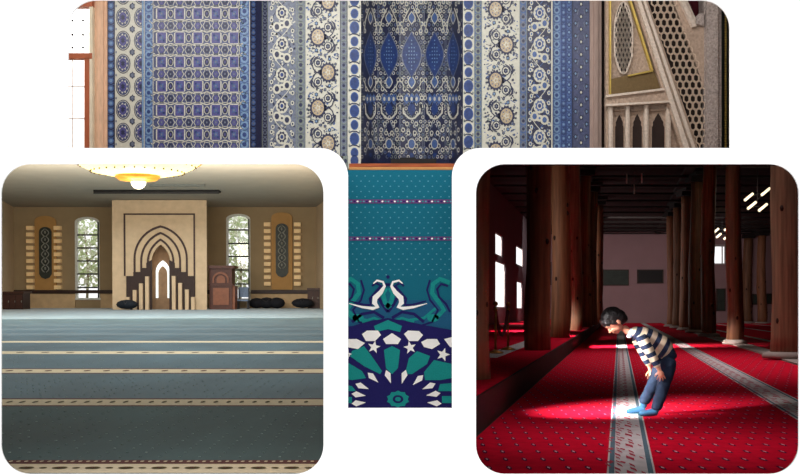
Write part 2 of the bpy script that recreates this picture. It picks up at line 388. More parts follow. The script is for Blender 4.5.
# the niche: five faces folding inwards, drawn as one continuous ornament
nx = [361, 374, 399, 425, 450, 463]; nY = [6.88, 7.12, 7.26, 7.26, 7.12, 6.88]
def at_niche(x, y, k):
    for i in range(5):
        if x <= nx[i+1]+1e-6 or i == 4:
            t = (x-nx[i])/(nx[i+1]-nx[i]); Y = nY[i]+(nY[i+1]-nY[i])*t; break
    return ((x-400)/F*Y, Y-.0012*k, 1+(310-y)/F*Y)
niche = Pat(7, (361, 463), at_niche)
_poly = niche.poly
def npoly(pts, mi, k=1):      # split at the folds
    for i in range(5):
        niche.clip = (nx[i], nx[i+1]); _poly(pts, mi, k)
niche.poly = npoly
niche.rect(361, 463, TOP, 164, DN, 0)
rr = random.Random(8)
for i, y in enumerate(frange(TOP, 160, 4.4)):
    for x in frange(362+(2.1 if i % 2 else 0), 462, 4.2):
        if rr.random() < .82: niche.ell(x, y, 1.55, 1.9, rr.choice((GB, CR, CR, OL)), 1, 7); niche.ell(x, y, .9, 1.2, rr.choice((DN, NA)), 1.5, 6)
def lozenge(p, x, y, a, b, mi, k):
    pts = []
    for i in range(13):
        t = -1+2*i/12; pts.append((x+a*(math.cos(t*math.pi/2)**1.15), y+b*t))
    pts += [(2*x-u, v) for u, v in pts[::-1][1:-1]]
    p.poly(pts, mi, k)
for j, (x, s) in enumerate(((370.5, .62), (389, .92), (411.6, 1), (434.6, .92), (453, .62))):
    p = niche
    for yo in (-87, 55):
        lozenge(p, x, yo, 10.5*s, 24, GB, 2); lozenge(p, x, yo, 9.3*s, 22.5, NA, 3)
        for (dx, dy) in [(u*3.2*s, v*3.6) for u in (-1.6, -.8, 0, .8, 1.6) for v in range(-4, 5) if abs(u)*1.6+abs(v)*.62 < 2.9]:
            p.ell(x+dx, yo+dy, .7*s, .8, LB, 4, 5)
    for yo in (18, 82): lozenge(p, x, yo, 4*s, 7, CR, 2); lozenge(p, x, yo, 3*s, 5.6, MBL, 3)
    for sx in (-1, 1):
        for (dx, dy) in ((10, 24), (9, 31), (6, 11), (9.5, 2), (5, -6), (9, -14), (10, 80), (7, 89), (10.3, 98), (9.5, 106), (4.5, 124), (8.5, 130), (3.2, 133), (8.8, 139), (4.5, 146), (8.6, 150), (5, 4)):
            p.ell(x+sx*dx*s, dy, 2.0*s, 2.6, CR, 2, 8); p.ell(x+sx*dx*s, dy, 1.1*s, 1.5, DN if dy > 70 else GB, 3, 6)
        p.line([(x+sx*2*s, 8), (x+sx*8*s, 20), (x+sx*10*s, 30)], 1.0, CR, 2)
        p.line([(x+sx*11*s, 78), (x+sx*8*s, 86), (x+sx*2*s, 92)], .9, CR, 2)
        p.line([(x+sx*9*s, 104), (x+sx*8*s, 113), (x+sx*3*s, 118), (x, 119)], 1.7, CR, 2); p.line([(x+sx*10.2*s, 104), (x+sx*9.2*s, 115), (x+sx*4*s, 121)], 1.1, DN, 3)
        p.line([(x+sx*11.2*s, TOP), (x+sx*11.2*s, 160)], .45, GB, 1)
        p.line([(x+sx*1.5*s, 122), (x+sx*7*s, 134), (x+sx*3*s, 143), (x+sx*8*s, 155)], .9, GB, 2)
    for dx in (-5, 0, 5): lozenge(p, x+dx*s, 99, 3.2*s, 5.6, MBL, 3); p.ell(x+dx*s, 99, 1.2*s, 2.2, CR, 4, 8)
    lozenge(p, x, 109, 4*s, 7, NA, 3); lozenge(p, x, 129, 2.2*s, 5, DN, 3)
    p.ell(x, 144, 4.2*s, 5.6, CR, 3, 10); p.ell(x, 144, 3.2*s, 4.6, MBL, 4, 10); p.spiky(x, 155, 3*s, 3, NA, 3, 5, .6)
o = niche.build('tiled_niche', TM); tag(o, 'deep blue tiled prayer niche with a row of pointed cobalt lozenges', 'niche')

# ledge, carpet
wood_o = pm('orange_wood', (150, 74, 36), .5, .4, 20, stretch=(.3, 3, 3)); dark = pm('near_black', (24, 20, 20), .6, .1)
m = MB(); a = q(349, 169.5, 6.72); b = q(463, 163.5, 6.72)
m.box(a.x, b.x, 6.72, 7.2, a.z, b.z); m.box(a.x, b.x+.02, 6.705, 6.72, a.z-.004, a.z+.014, 1)
o = m.build('wooden_ledge', [wood_o, pm('gold_edge_wood', (196, 140, 80), .5)]); tag(o, 'orange-brown wooden ledge at the foot of the tiled niche', 'ledge')
m = MB(); a = q(391, 165.4, 6.86); b = q(436, 160.2, 6.86); m.box(a.x, b.x, 6.80, 6.95, b.z-.035, b.z); m.box(a.x+.06, a.x+.17, 6.82, 6.9, b.z, b.z+.012)
o = m.build('book_box', [dark]); tag(o, 'low dark box lying on the ledge inside the tiled niche', 'box')
teal = pm('teal_pile', (24, 100, 122), .95, .12, 160, spec=.1); tealL = pm('teal_dots', (84, 150, 168), .95, .1, spec=.1)
tnavy = pm('navy_pile', (34, 32, 92), .95, .12, 120, spec=.1); twhite = pm('white_pile', (246, 246, 244), .95, .05, spec=.1)
tgreen = pm('sea_green_pile', (28, 138, 136), .95, .14, 130, spec=.1); tblue = pm('dusk_blue_pile', (34, 88, 124), .95, .12, 120, spec=.1); tplum = pm('plum_pile', (96, 62, 112), .95, .2, 200, spec=.1)
CM = [teal, tealL, tnavy, twhite, tgreen, tblue, tplum]; TE, TD, TN, TW, TG, TB, TP = range(7)
DC = 6.68
c = Pat(DC, (338, 463)); c.rect(338, 463, 170, 412, TE, 0)
for i, y in enumerate(frange(176, 276, 5.2)):
    for x in frange(340+(4.2 if i % 2 else 0), 462, 8.4): c.ell(x, y, .85, .7, TD, 2, 6)
for y0 in (199.5, 236.6):
    c.rect(338, 463, y0, y0+4, TP, 3)
    for i, x in enumerate(frange(339, 462, 3.1)): c.ell(x, y0+2, 1.1, .9, (TD, TN, TW, TG)[i % 4], 4, 6)
c.rect(338, 463, 300, 336, TB, 1)
for x0, sg in ((388, 1), (388, -1), (341, 1), (450, -1)):          # scrolls of leaves
    g = lambda pts: [(x0+sg*px, py) for px, py in pts]
    if x0 == 388:
        c.line(g([(0, 284), (7, 288), (10, 296), (6, 304), (0, 312)]), 3.0, TN, 3)
        c.line(g([(2, 288), (5, 294), (3, 302), (-2, 308)]), 4.6, TG, 3.5)
        c.line(g([(14.6, 283.5), (11, 280.5), (5, 282), (3.4, 286), (7, 292), (13, 298), (13.5, 303), (10.5, 307), (15, 308.4), (26, 307), (39, 303.5)]), [1, 2, 2.2, 2.6, 4.4, 5.4, 5, 4, 3.2, 2.2, .6], TW, 7)
        c.line(g([(16, 286), (12, 283), (7, 286), (12, 292), (18, 299), (17, 305), (24, 305), (38, 301)]), [2, 2.5, 3, 3, 3, 3, 2.5, 1], TN, 5)
        c.line(g([(4, 318), (14, 312), (26, 314), (36, 322)]), 3, TN, 3); c.line(g([(2, 322), (14, 318), (26, 322)]), 2.4, TG, 4)
        c.line(g([(10, 328), (22, 320), (36, 318), (48, 308)]), 2.6, TG, 2.5)
    else:
        c.line(g([(0, 283), (10, 279), (17, 284), (18, 293), (12, 301), (6, 310), (14, 318)]), 4.5, TG, 3)
        c.line(g([(2, 286), (9, 284), (13, 289), (11, 297), (4, 304), (0, 312)]), 2.2, TN, 4)
        c.line(g([(20, 280), (23, 290), (20, 300), (12, 310), (18, 322), (30, 326)]), 2.0, TN, 3)
        c.ell(x0+sg*17, 318, 6, 4, TG, 3)
c.ell(388, 277, 1.8, 1.8, TN, 3)
c.poly([(338, 328), (352, 326), (370, 321), (388, 318), (406, 321), (424, 325), (452, 330), (463, 333), (463, 412), (338, 412)], TN, 6)
c.poly([(374, 326), (388, 320), (402, 326), (400, 332), (388, 329), (376, 332)], TG, 7)
def tri(pts, mi=TW, k=8): c.poly(pts, mi, k)
for pts in ([(362, 334), (367, 330.5), (378, 330.5), (381, 335), (375, 341), (366, 341)], [(383, 339), (392, 333), (401, 339), (398, 344), (386, 344)], [(404, 334), (408, 330.5), (419, 331), (423, 335), (418, 341), (409, 341)],
            [(348, 339), (357, 339), (365, 343), (358, 349), (347, 347)], [(421, 342), (427, 339), (437, 339), (440, 344), (432, 349), (424, 347)], [(444, 339), (452, 337), (463, 339), (463, 347), (450, 347)], [(338, 352), (346, 350), (350, 356), (343, 361), (338, 360)]):
    tri(pts)
def star(x, y, r, rot=0):
    c.poly([(x+r*(1 if i % 2 == 0 else .42)*math.sin(math.pi*i/5+rot), y-r*(1 if i % 2 == 0 else .42)*math.cos(math.pi*i/5+rot)) for i in range(10)], TW, 8)
star(374, 347, 6.6, .2); star(410, 347.5, 6.6, -.2); star(443, 354.5, 7, .3); star(347, 354, 5, .3)
for pts in ([(384, 350), (392, 346), (400, 350), (398, 368), (392, 374), (386, 368)], [(352, 351), (364, 346), (371, 355), (382, 371), (380, 374), (364, 366), (350, 356)], [(405, 374), (409, 358), (417, 351), (430, 356), (427, 364), (412, 374)],
            [(424, 372), (434, 360), (448, 363), (463, 366), (463, 376), (440, 380), (425, 380)], [(340, 366), (347, 362), (362, 371), (366, 378), (352, 380), (338, 378)], [(338, 384), (352, 386), (356, 391), (338, 391)],
            [(440, 384), (463, 382), (463, 391), (438, 391)], [(338, 396), (352, 397), (352, 403), (338, 403)], [(442, 396), (463, 396), (463, 403), (442, 403)]):
    tri(pts, TG, 7)
for (x, y) in ((388.3, 376), (404, 376), (372.5, 377), (418.5, 379.5), (361.5, 386), (429.5, 386), (358, 394.5), (434, 394), (358, 403), (435, 403)):
    dx, dy = x-397, y-400; l = math.hypot(dx, dy); ux, uy = dx/l, dy/l; px_, py_ = -uy, ux; wd = 3.1
    tri([(x-ux*8, y-uy*8), (x+ux*2+px_*wd, y+uy*2+py_*wd), (x+ux*6.5, y+uy*6.5), (x+ux*2-px_*wd, y+uy*2-py_*wd)])
c.spiky(398, 399, 11.5, 8.6, TG, 8, 10, .85); c.ell(398, 399, 5.4, 4, TN, 9, 14); c.ell(398, 399, 3, 2.2, TG, 10, 10)
a = q(338, 412, DC); b = q(463, 170, DC); c.box(a.x, b.x, DC+.001, DC+.012, a.z, b.z, TE)
o = c.build('patterned_carpet', CM); tag(o, 'teal dotted carpet with a white scroll flower and navy star medallion below the tiled niche', 'carpet')

# pilasters, window
stoneL = pm('tan_stone', (222, 184, 154), .7, .14, 25, stretch=(3, 3, .6)); stoneG = pm('pale_marble', (172, 150, 140), .55, .12, 18, stretch=(3, 3, .6))
m = MB()
for x0, x1, d in ((92, 96.5, 6.975), (96.5, 103.5, 6.965), (103.5, 107, 6.98)):
    a = q(x0, 157, d); b = q(x1, TOP, d); m.box(a.x, b.x, d, 7.06, a.z, b.z)
o = m.build('pilaster', stoneL); tag(o, 'tan stone pilaster between the white window and the blue tiles', 'pilaster')
m = MB()
for x0, x1, d, mi in ((590, 593.5, 6.885, 0), (593.5, 598, 6.87, 0), (598, 601.5, 6.88, 0)):
    a = q(x0, 157, d); b = q(x1, TOP, d); m.box(a.x, b.x, d, 7.06, a.z, b.z, mi)
a = q(601.5, 157, 6.95); b = q(607, TOP, 6.95); m.box(a.x, b.x, 6.95, 7.06, a.z, b.z, 1)
o = m.build('pilaster', [stoneG, pm('dark_wood_edge', (44, 28, 22), .6, .2)]); tag(o, 'slim pale marble pilaster between the blue tiles and the carved pulpit', 'pilaster')  # dark wood edge fills the gap, its colour darkened as a shadow gap
winw = pm('red_brown_wood', (176, 98, 66), .5, .15, 18, stretch=(3, 3, .5))
t = thing('window_1', q(80, 157, 6.95), 'red-brown framed window full of white daylight left of the blue tiles', 'window')
del t['category'], t['label']; t['kind'] = 'structure'
m = MB()
def bar(mb, x0, x1, y0, y1, Y, th, mi=0, H=310):
    a = q(x0, y1, Y, H); b = q(x1, y0, Y, H); mb.box(a.x, b.x, Y, Y+th, a.z, b.z, mi)
bar(m, 40, 92, -28, 6.5, 6.92, .06); bar(m, 40, 92, 53, 58.5, 6.92, .05); bar(m, 84.3, 89.2, 58, 157, 6.92, .05); bar(m, 36, 42, -28, 157, 6.92, .06); bar(m, 89.2, 92.5, 6, 157, 6.925, .05, 1)
m.build('window_frame', [winw, pm('cream_frame', (232, 222, 196), .6)], t)
m = MB()
for x in (48.5, 60.5, 72.3, 83): 
    for y in (20.6, 34.8, 47.6): p0 = q(x, y, 6.93); m.ball(p0, .0085, 8)
m.build('rivet', dark, t)
m = MB()
for y in (86, 118, 148): bar(m, 68, 84, y, y+1.0, 6.94, .01)
for x in (72,): bar(m, x, x+.5, 58, 157, 6.94, .01)
m.build('glazing_bar', pm('near_white_bar', (250, 240, 232), .6), t)  # glazing bars in an almost white colour
m = MB(); bar(m, 41, 84, 5, 157, 6.965, .004); m.build('window_pane', glass(), t)

# ---------------- carved pulpit
t = thing('carved_pulpit', q(665, 157, 6.7), 'carved stone pulpit staircase with pierced lattice banister and small arches', 'pulpit')
carv = pm('carved_stone', (178, 156, 138), .7, .22, 60, bump=.6); carvL = pm('pale_carved_stone', (212, 198, 184), .65, .15, 60, bump=.4); carvD = pm('painted_recess_shade', (44, 32, 28), .8, .2)  # darkest stone colour stands in for shade behind piercings and in arches
gold = pm('gold_leaf', (190, 164, 84), .4, .15, 40, metal=.3); goldD = pm('dull_gold', (112, 92, 60), .5, .2, 60, metal=.3)
DP = 6.62
def flat(mb, pts, Y, th, mi=0): mb.prism([((x-400)/F*Y, 1+(310-y)/F*Y) for x, y in pts], Y, Y+th, mi)
m = MB(); flat(m, [(606, 157), (606, -28), (640, -28), (704, 110), (704, 157)], DP+.05, .05); m.build('side_panel', carv, t)
m = MB()
flat(m, [(609.7, 96), (611.2, 94), (611.2, -28), (609.7, -28)], DP+.02, .03, 0)
flat(m, [(628, 75), (611, 79), (611, 95), (661, 88), (653.6, 70)], DP+.03, .02, 1)
flat(m, [(628, 76.5), (628, 75), (652, 69.8), (653.2, 71.3)], DP+.015, .03, 0)
flat(m, [(620.3, -28), (622.6, -28), (653.4, 70), (651.4, 70.5)], DP+.015, .03, 0)
m.build('gold_trim', [gold, goldD], t)
# pierced oval
def lattice_cells(cx, cy, inside, sx, sy, r):
    out = []
    j = 0; y = -60
    while y < 160:
        x = 600 + (sx/2 if j % 2 else 0)
        while x < 712:
            if inside(x, y): out.append((x, y))
            x += sx
        y += sy; j += 1
    return out
m = MB()
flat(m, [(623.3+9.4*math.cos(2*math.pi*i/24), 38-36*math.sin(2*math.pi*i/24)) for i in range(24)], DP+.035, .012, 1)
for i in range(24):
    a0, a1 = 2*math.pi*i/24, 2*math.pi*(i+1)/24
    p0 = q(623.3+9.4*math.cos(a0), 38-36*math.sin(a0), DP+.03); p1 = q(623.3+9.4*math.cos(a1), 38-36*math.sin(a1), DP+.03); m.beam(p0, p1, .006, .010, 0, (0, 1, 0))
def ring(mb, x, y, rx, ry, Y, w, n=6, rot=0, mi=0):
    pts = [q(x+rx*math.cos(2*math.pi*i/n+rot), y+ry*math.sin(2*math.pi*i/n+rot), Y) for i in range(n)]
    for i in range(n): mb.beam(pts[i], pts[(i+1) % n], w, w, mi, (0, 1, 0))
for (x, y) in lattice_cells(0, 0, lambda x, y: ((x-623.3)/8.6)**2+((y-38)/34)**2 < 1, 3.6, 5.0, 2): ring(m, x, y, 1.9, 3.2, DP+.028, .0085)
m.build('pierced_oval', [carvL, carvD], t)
# cornice and arcade
m = MB(); flat(m, [(606, 96.5), (665, 89.5), (669, 101), (606, 105)], DP-.01, .06); m.build('frieze', carv, t)
m = MB(); flat(m, [(606, 95), (664, 88), (665, 90), (606, 97.3)], DP-.03, .03, 0); m.build('cornice', carvL, t)
m = MB(); flat(m, [(606, 104), (669, 100.5), (670, 102.3), (606, 106.2)], DP-.025, .03, 0); m.build('moulding', carvL, t)
for x in (611.0, 627.8, 646.5, 668.8):
    m = MB(); flat(m, [(x-1.9, 157), (x+1.9, 157), (x+1.9, 105), (x-1.9, 105)], DP+.01, .04, 0); flat(m, [(x-.6, 157), (x+.6, 157), (x+.6, 108), (x-.6, 108)], DP-.0, .02, 0)
    m.build('pillar', carvL, t)
for cx, hw, yt in ((619.4, 4.1, 115), (637.3, 4.6, 114), (658.2, 6.2, 113)):
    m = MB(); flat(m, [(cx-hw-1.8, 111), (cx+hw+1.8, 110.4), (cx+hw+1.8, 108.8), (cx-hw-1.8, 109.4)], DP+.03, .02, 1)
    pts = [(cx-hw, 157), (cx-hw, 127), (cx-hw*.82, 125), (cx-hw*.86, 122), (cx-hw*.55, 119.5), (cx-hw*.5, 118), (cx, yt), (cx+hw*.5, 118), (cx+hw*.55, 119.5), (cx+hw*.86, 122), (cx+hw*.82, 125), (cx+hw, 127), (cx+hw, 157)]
    flat(m, pts, DP+.046, .004, 0); m.build('arch_shade', [carvD, carv], t)  # flat dark arch plate, the shade of a recess put into its colour
# stringer: two pale rails with a moulding in between
m = MB()
def sx_(f_, y): return (634+.315*y)*(1-f_)+(647.5+.342*y)*f_
for f0, f1, d, mi in ((0, .22, .0, 0), (.22, .5, -.02, 1), (.5, .68, .0, 0), (.68, .86, -.035, 1), (.86, 1.0, -.01, 0)):
    flat(m, [(sx_(f0, -28), -28), (sx_(f1, -28), -28), (sx_(f1, 157), 157), (sx_(f0, 157), 157)], DP+d, .06, mi)
m.build('stair_stringer', [carv, carvL], t)
# banister lattice
def in_ban(x, y):
    xl = 648.5+y*.342; xr = min(673+y*.36, 702.5); return xl < x < xr and y < 156
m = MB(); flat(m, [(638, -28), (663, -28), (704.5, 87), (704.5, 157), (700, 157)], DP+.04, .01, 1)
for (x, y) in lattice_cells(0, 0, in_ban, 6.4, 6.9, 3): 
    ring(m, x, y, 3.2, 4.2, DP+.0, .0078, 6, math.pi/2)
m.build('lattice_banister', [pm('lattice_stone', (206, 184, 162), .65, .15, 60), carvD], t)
m = MB(); flat(m, [(667, -28), (671, -28), (697, 26), (692.5, 26.5)], DP-.035, .09, 0); flat(m, [(671.5, -28), (674.5, -28), (697.5, 22), (697.2, 26)], DP-.015, .05, 0)
flat(m, [(663, -28), (668, -28), (694, 26), (697, 17), (704, 15), (704, 87)], DP+.0, .05, 1)
m.build('handrail', [carvL, carv], t)
m = MB()
for x0, x1, d in ((704, 707, .0), (707, 718, -.05), (718, 721.5, -.02)): flat(m, [(x0, 157), (x1, 157), (x1, -28), (x0, -28)], DP+d, .12)
flat(m, [(696.5, 16), (700, 12.5), (704, 14), (704, 26), (697, 24)], DP-.03, .08)
m.build('newel_post', pm('grey_carved_stone', (176, 164, 158), .7, .4, 80, bump=.8), t)
# gold beaded moulding and dark edge at the right
m = MB(); flat(m, [(721.5, 157), (736, 157), (736, -28), (721.5, -28)], DP+.1, .05, 0); 
t2 = thing('beaded_moulding', q(726, 157, DP+.12), 'thin gold beaded moulding on a black edge right of the pulpit', 'moulding')
m.build('backing', pm('black_green', (22, 30, 24), .5), t2); 
for y in frange(-20, 156, 2.6): m2 = MB(); m2.ball(q(725.6, y, DP+.06), (.0085, .0085, .0088), 6); m2.build('bead', gold, t2)
# dark red hanging behind the handrail
m = MB(); n = 16; 
vs = []
for i in range(n+1):
    x = 655+55*i/n; Y = 6.84+.02*math.sin(i*1.9); vs += [q(x, 60, Y), q(x, -28, Y)]
m.add(vs, [(2*i, 2*i+2, 2*i+3, 2*i+1) for i in range(n)], 0, True)
o = m.build('curtain', pm('maroon_cloth', (84, 24, 34), .9, .2)); tag(o, 'dark maroon curtain hanging behind the pulpit handrail', 'curtain')
# shell of the gallery
m = MB(); a = q(24, 157, 7.06); b = q(36, -28, 7.06); wallm = pm('warm_plaster', (150, 124, 104), .85, .1)
m.box(-3.1, a.x+.1, 7.07, 7.15, 2.08, 3.7); m.box(a.x+.1, q(92, 0, 7.06).x, 7.07, 7.15, 3.35, 3.7); m.box(q(92, 0, 7.07).x, q(250, 0, 7.07).x+.02, 7.07, 7.15, 2.08, 3.7)
m.box(q(250, 0, 7.07).x, q(590, 0, 7.06).x, 7.3, 7.38, 2.09, 3.7); m.box(-.5, .5, 7.3, 7.38, 0, 2.09); m.box(q(590, 0, 7.06).x, 3.1, 7.07, 7.15, 2.08, 3.7)
struct(m.build('wall_back', wallm))
m = MB(); m.box(-3.1, -3.0, 5.27, 7.15, 1.9, 3.7); m.box(3.0, 3.1, 5.27, 7.15, 1.9, 3.7); struct(m.build('wall_side', wallm))
m = MB(); m.box(-3.1, 3.1, 5.27, 7.38, 3.62, 3.7); struct(m.build('ceiling', wallm))

m = MB()
def slab(mb, x0, x1, Y0, Y1, p0, p1, H=310):
    mb.add([(x, Y, 1+(H-p)/F*Y) for x in (x0, x1) for Y in (Y0, Y1) for p in (p0, p1)], [(0,1,3,2),(4,6,7,5),(0,4,5,1),(2,3,7,6),(0,2,6,4),(1,5,7,3)])
slab(m, -3.1, -.44, 5.27, 7.3, 161, 158.2); slab(m, .44, 3.1, 5.27, 7.3, 161, 158.2)
struct(m.build('trim_1', wallm))

m = MB(); m.box(-4.6, -.8, 8.82, 8.9, 2.37, 5.4); struct(m.build('wall_daylight_backing', pm('daylight_backing_white', (246, 246, 244), .9, 0, spec=0)))  # added white backing that stands in for bright daylight behind the window
# ================================================================ ROOM TWO: hall with the green carpet (own frame T2, eye line at 290)
H2 = 290
def p2(px, py, Y): return q(px, py, Y, H2)
YB = 55.6; CZ = 5.6; U = YB/F
tan = pm('tan_plaster', (152, 130, 98), .85, .06, 2); beige = pm('beige_plaster', (196, 172, 140), .85, .05, 2); ceil2 = pm('grey_ceiling', (168, 158, 142), .9, .05, 1.2)
dkw = pm('dark_brown_wood', (52, 32, 26), .5, .2, 6, stretch=(1, 1, .3)); stone2 = pm('cream_stone', (200, 174, 142), .75, .1, 3, bump=.1)
under = pm('grey_underlay', (70, 78, 80), .95, .05)
M2 = T2
def bb(mb, x0, x1, y0, y1, Y0, Y1, mi=0): a = p2(x0, y1, Y0); b = p2(x1, y0, Y0); mb.box(a.x, b.x, Y0, Y1, a.z, b.z, mi)
def LX(Y): return -21.6-.239*(Y-YB)
def RX(Y): return (Y*(-76.2-.0)/1000 if Y > 52 else -.0762*52-( -.0762*52+.0680*5.27)*(52-Y)/(52-5.27)) if Y <= 52 else -.0762*Y-(Y-52)*.12
fl = [(LX(5.28), 5.28), (RX(5.28), 5.28), (RX(52), 52), (RX(56), 56), (LX(56), 56)]
def plate(mb, pts, z0, z1, mi=0):
    n = len(pts); mb.add([(x, y, z0) for x, y in pts]+[(x, y, z1) for x, y in pts], [tuple(range(n))[::-1], tuple(range(n, 2*n))]+[(i, (i+1) % n, n+(i+1) % n, n+i) for i in range(n)], mi)
m = MB(); plate(m, fl, -.25, -.004); struct(m.build('floor', under, M=M2))
m = MB(); cp = [(LX(9), 9), (RX(9), 9), (RX(52), 52), (RX(56), 56), (LX(56), 56)]; plate(m, cp, CZ, CZ+.2); struct(m.build('ceiling', ceil2, M=M2))
m = MB(); slab(m, LX(5.28), -.42, 5.28, 9, 162.2, 161.3, H2); z9 = 1+(H2-162)/F*9
m.box(LX(9), RX(9)+.02, 9, 9.1, z9, CZ+.2); struct(m.build('trim_2', ceil2, M=M2))
def wallseg(mb, a, b, z0, z1, th=.12, mi=0):
    a = Vector((a[0], a[1], 0)); b = Vector((b[0], b[1], 0)); d = (b-a).normalized(); nrm = Vector((d.y, -d.x, 0))*th
    pts = [a, b, b+nrm, a+nrm]; mb.add([(p.x, p.y, z) for z in (z0, z1) for p in pts], [(3,2,1,0),(4,5,6,7),(0,1,5,4),(1,2,6,5),(2,3,7,6),(3,0,4,7)], mi)
m = MB(); wallseg(m, (LX(56), 56), (LX(5.28), 5.28), -.2, CZ+.1, -.15); struct(m.build('wall_left', beige, M=M2))
m = MB(); wallseg(m, (RX(5.28), 5.28), (RX(7.4), 7.4), -.2, 1.62, .02); wallseg(m, (RX(7.4), 7.4), (RX(52), 52), -.2, CZ+.1, .06); wallseg(m, (RX(52), 52), (RX(56), 56), -.2, CZ+.1, .12); struct(m.build('wall_right', beige, M=M2))
# back wall with two arched window openings
WIN = [(75.5, 100, 217, 299.5), (226.5, 250.5, 214, 300)]
def archpts(x0, x1, yt, yb, rise=5): return [(x0, yb)]+[((x0+x1)/2-(x1-x0)/2*math.cos(math.pi*i/12), yt+rise-rise*math.sin(math.pi*i/12)) for i in range(13)]+[(x1, yb)]
m = MB()
def W2(pts, Y0=YB, Y1=None, mi=0, mb=None): (mb or m).prism([((x-400)/F*Y0, 1+(H2-y)/F*Y0) for x, y in pts], Y0, Y1 or Y0+.35, mi)
zt = 290-CZ/U
W2([(5, 310), (75.5, 310), (75.5, 200), (5, 200)]); W2([(100, 310), (226.5, 310), (226.5, 200), (100, 200)]); W2([(250.5, 310), (330, 310), (330, 200), (250.5, 200)])
for x0, x1, yt, yb in WIN:
    W2([(x0, 310), (x1, 310), (x1, yb), (x0, yb)])
    A = archpts(x0, x1, yt, yb)[1:-1]; B = [(x, 200) for x, y in A]
    f = lambda L: [((x-400)/F*YB, 1+(H2-y)/F*YB) for x, y in L]
    m.strip(f(A), f(B), YB, YB+.35)
struct(m.build('wall_back', tan, M=M2))
white_f = pm('white_frame', (214, 214, 206), .6)
for n, (x0, x1, yt, yb) in enumerate(WIN):
    t = thing('window_%d' % (n+2), p2((x0+x1)/2, yb, YB), '', '', M=M2); del t['label'], t['category']; t['kind'] = 'structure'
    m = MB(); A = archpts(x0, x1, yt, yb); B = archpts(x0+2, x1-2, yt+2, yb); f = lambda L: [((x-400)/F*YB, 1+(H2-y)/F*YB) for x, y in L]
    m.strip(f(A), f(B), YB-.05, YB+.2); bb(m, x0-.5, x1+.5, yb-1.6, yb+.3, YB-.12, YB+.2); m.build('window_frame', white_f, t)
    m = MB(); 
    for y in ((235, 248, 261, 274, 287.5) if n == 0 else (230, 243.5, 256.5, 270, 284)): bb(m, x0+1.5, x1-1.5, y-.75, y+.75, YB+.02, YB+.1)
    bb(m, x1-2.2, x1-.9, yt+5, yb, YB-.08, YB+.1)
    m.build('glazing_bar', pm('dark_bar', (60, 58, 52), .5), t)
    m = MB(); W2([(x, y) for x, y in archpts(x0+1, x1-1, yt+1, yb)], YB+.12, YB+.14, 0, m); m.build('window_pane', glass(), t)
# the mihrab block
t = thing('mihrab', p2(160, 309.6, 51), 'tall cream stone mihrab with nested pointed arches outlined in dark brown', 'mihrab', M=M2)
YM = 51; V = lambda pts: [((x-400)/F*YM, 1+(H2-y)/F*YM) for x, y in pts]
f3 = None
def ogee(cx, w, ya, ys, yb, n=12):      # two-centred pointed arch: springs at ys, apex at ya
    h = ys-ya; c = max(0, (h*h-w*w)/(2*w)); r = w+c; a1 = math.acos(c/r) if c else math.pi/2
    L = [(cx+c-r*math.cos(a1*i/n), ys-(r*math.sin(a1*i/n))*(h/(r*math.sin(a1)))) for i in range(n+1)]
    return [(cx-w, yb)]+L+[(2*cx-x, y) for x, y in L[::-1][1:]]+[(cx+w, yb)]
hole = ogee(161, 9.3, 244.5, 262, 309.6)
m = MB()
def B2(mb, pts, Y0, Y1, mi=0): mb.prism(V(pts), Y0, Y1, mi)
def skew(mb): mb.v = [(x-.239*max(0, y-YM), y, z) for x, y, z in mb.v]; return mb
B2(m, [(112.5, 309.6), (151.7, 309.6), (151.7, 200.3), (112.5, 200.3)], YM, YM+4.6); B2(m, [(170.3, 309.6), (207, 309.6), (207, 200.3), (170.3, 200.3)], YM, YM+4.6)
A = hole[1:-1]; m.strip(V(A), V([(x, 200.3) for x, y in A]), YM, YM+4.6)
skew(m).build('surround', stone2, t)
m = MB(); line = pm('dark_brown_inlay', (58, 34, 30), .5, .1)
for o_, w_ in (((124.3, 195.4, 213.6), 1.5),):
    x0, x1, y0 = o_
    B2(m, [(x0, 276), (x0+w_, 276), (x0+w_, y0), (x0, y0)], YM-.06, YM+.02); B2(m, [(x1-w_, 296), (x1, 296), (x1, y0), (x1-w_, y0)], YM-.06, YM+.02); B2(m, [(x0, y0+w_), (x1, y0+w_), (x1, y0), (x0, y0)], YM-.065, YM+.02)
for w_, ya, ys, yb in ((27, 225.5, 259, 277), (20.3, 232, 261, 273), (13.6, 238.6, 262, 269)):
    m.strip(V(ogee(161, w_, ya, ys, yb)), V(ogee(161, w_-1.8, ya+2.2, ys, yb)), YM-.06, YM+.02)
m.build('arch_outline', line, t)
m = MB()
Ls = [(127, 309.6), (127, 276), (134, 276), (134, 272), (141, 272), (141, 268), (147, 268), (147, 263), (152.2, 260), (152.2, 309.6)]
B2(m, Ls, YM-.12, YM+.02); B2(m, [(322-x, y) for x, y in Ls if 1][::-1], YM-.12, YM+.02); m.build('stepped_panel', pm('dark_umber', (50, 34, 30), .6, .2, 8), t)
for x, y in ((136, 290), (142.3, 283.5), (148.4, 276.5), (175, 276), (181.3, 283), (188, 289.5), (129, 297), (194, 297)):
    m = MB(); B2(m, [(x-1.75, 309.6), (x+1.75, 309.6), (x+1.75, y), (x-1.75, y)], YM-.3, YM-.1); m.build('column', stone2, t)
m = MB(); bb(m, 148, 176, 240, 312, YM+1.2, YM+1.3); skew(m).build('niche_back', pm('brown_niche', (150, 120, 92), .7, .15, 4), t)
m = MB(); f3 = lambda L: [((x-400)/F*(YM+1.1), 1+(H2-y)/F*(YM+1.1)) for x, y in L]
m.strip(f3(ogee(168, 7.0, 260.5, 272, 298)), f3(ogee(168, 4.6, 266, 274, 298)), YM+1.08, YM+1.18); skew(m).build('lit_window_outline', pm('lit_pane', (236, 244, 244), .5, 0, emit=1.0), t)
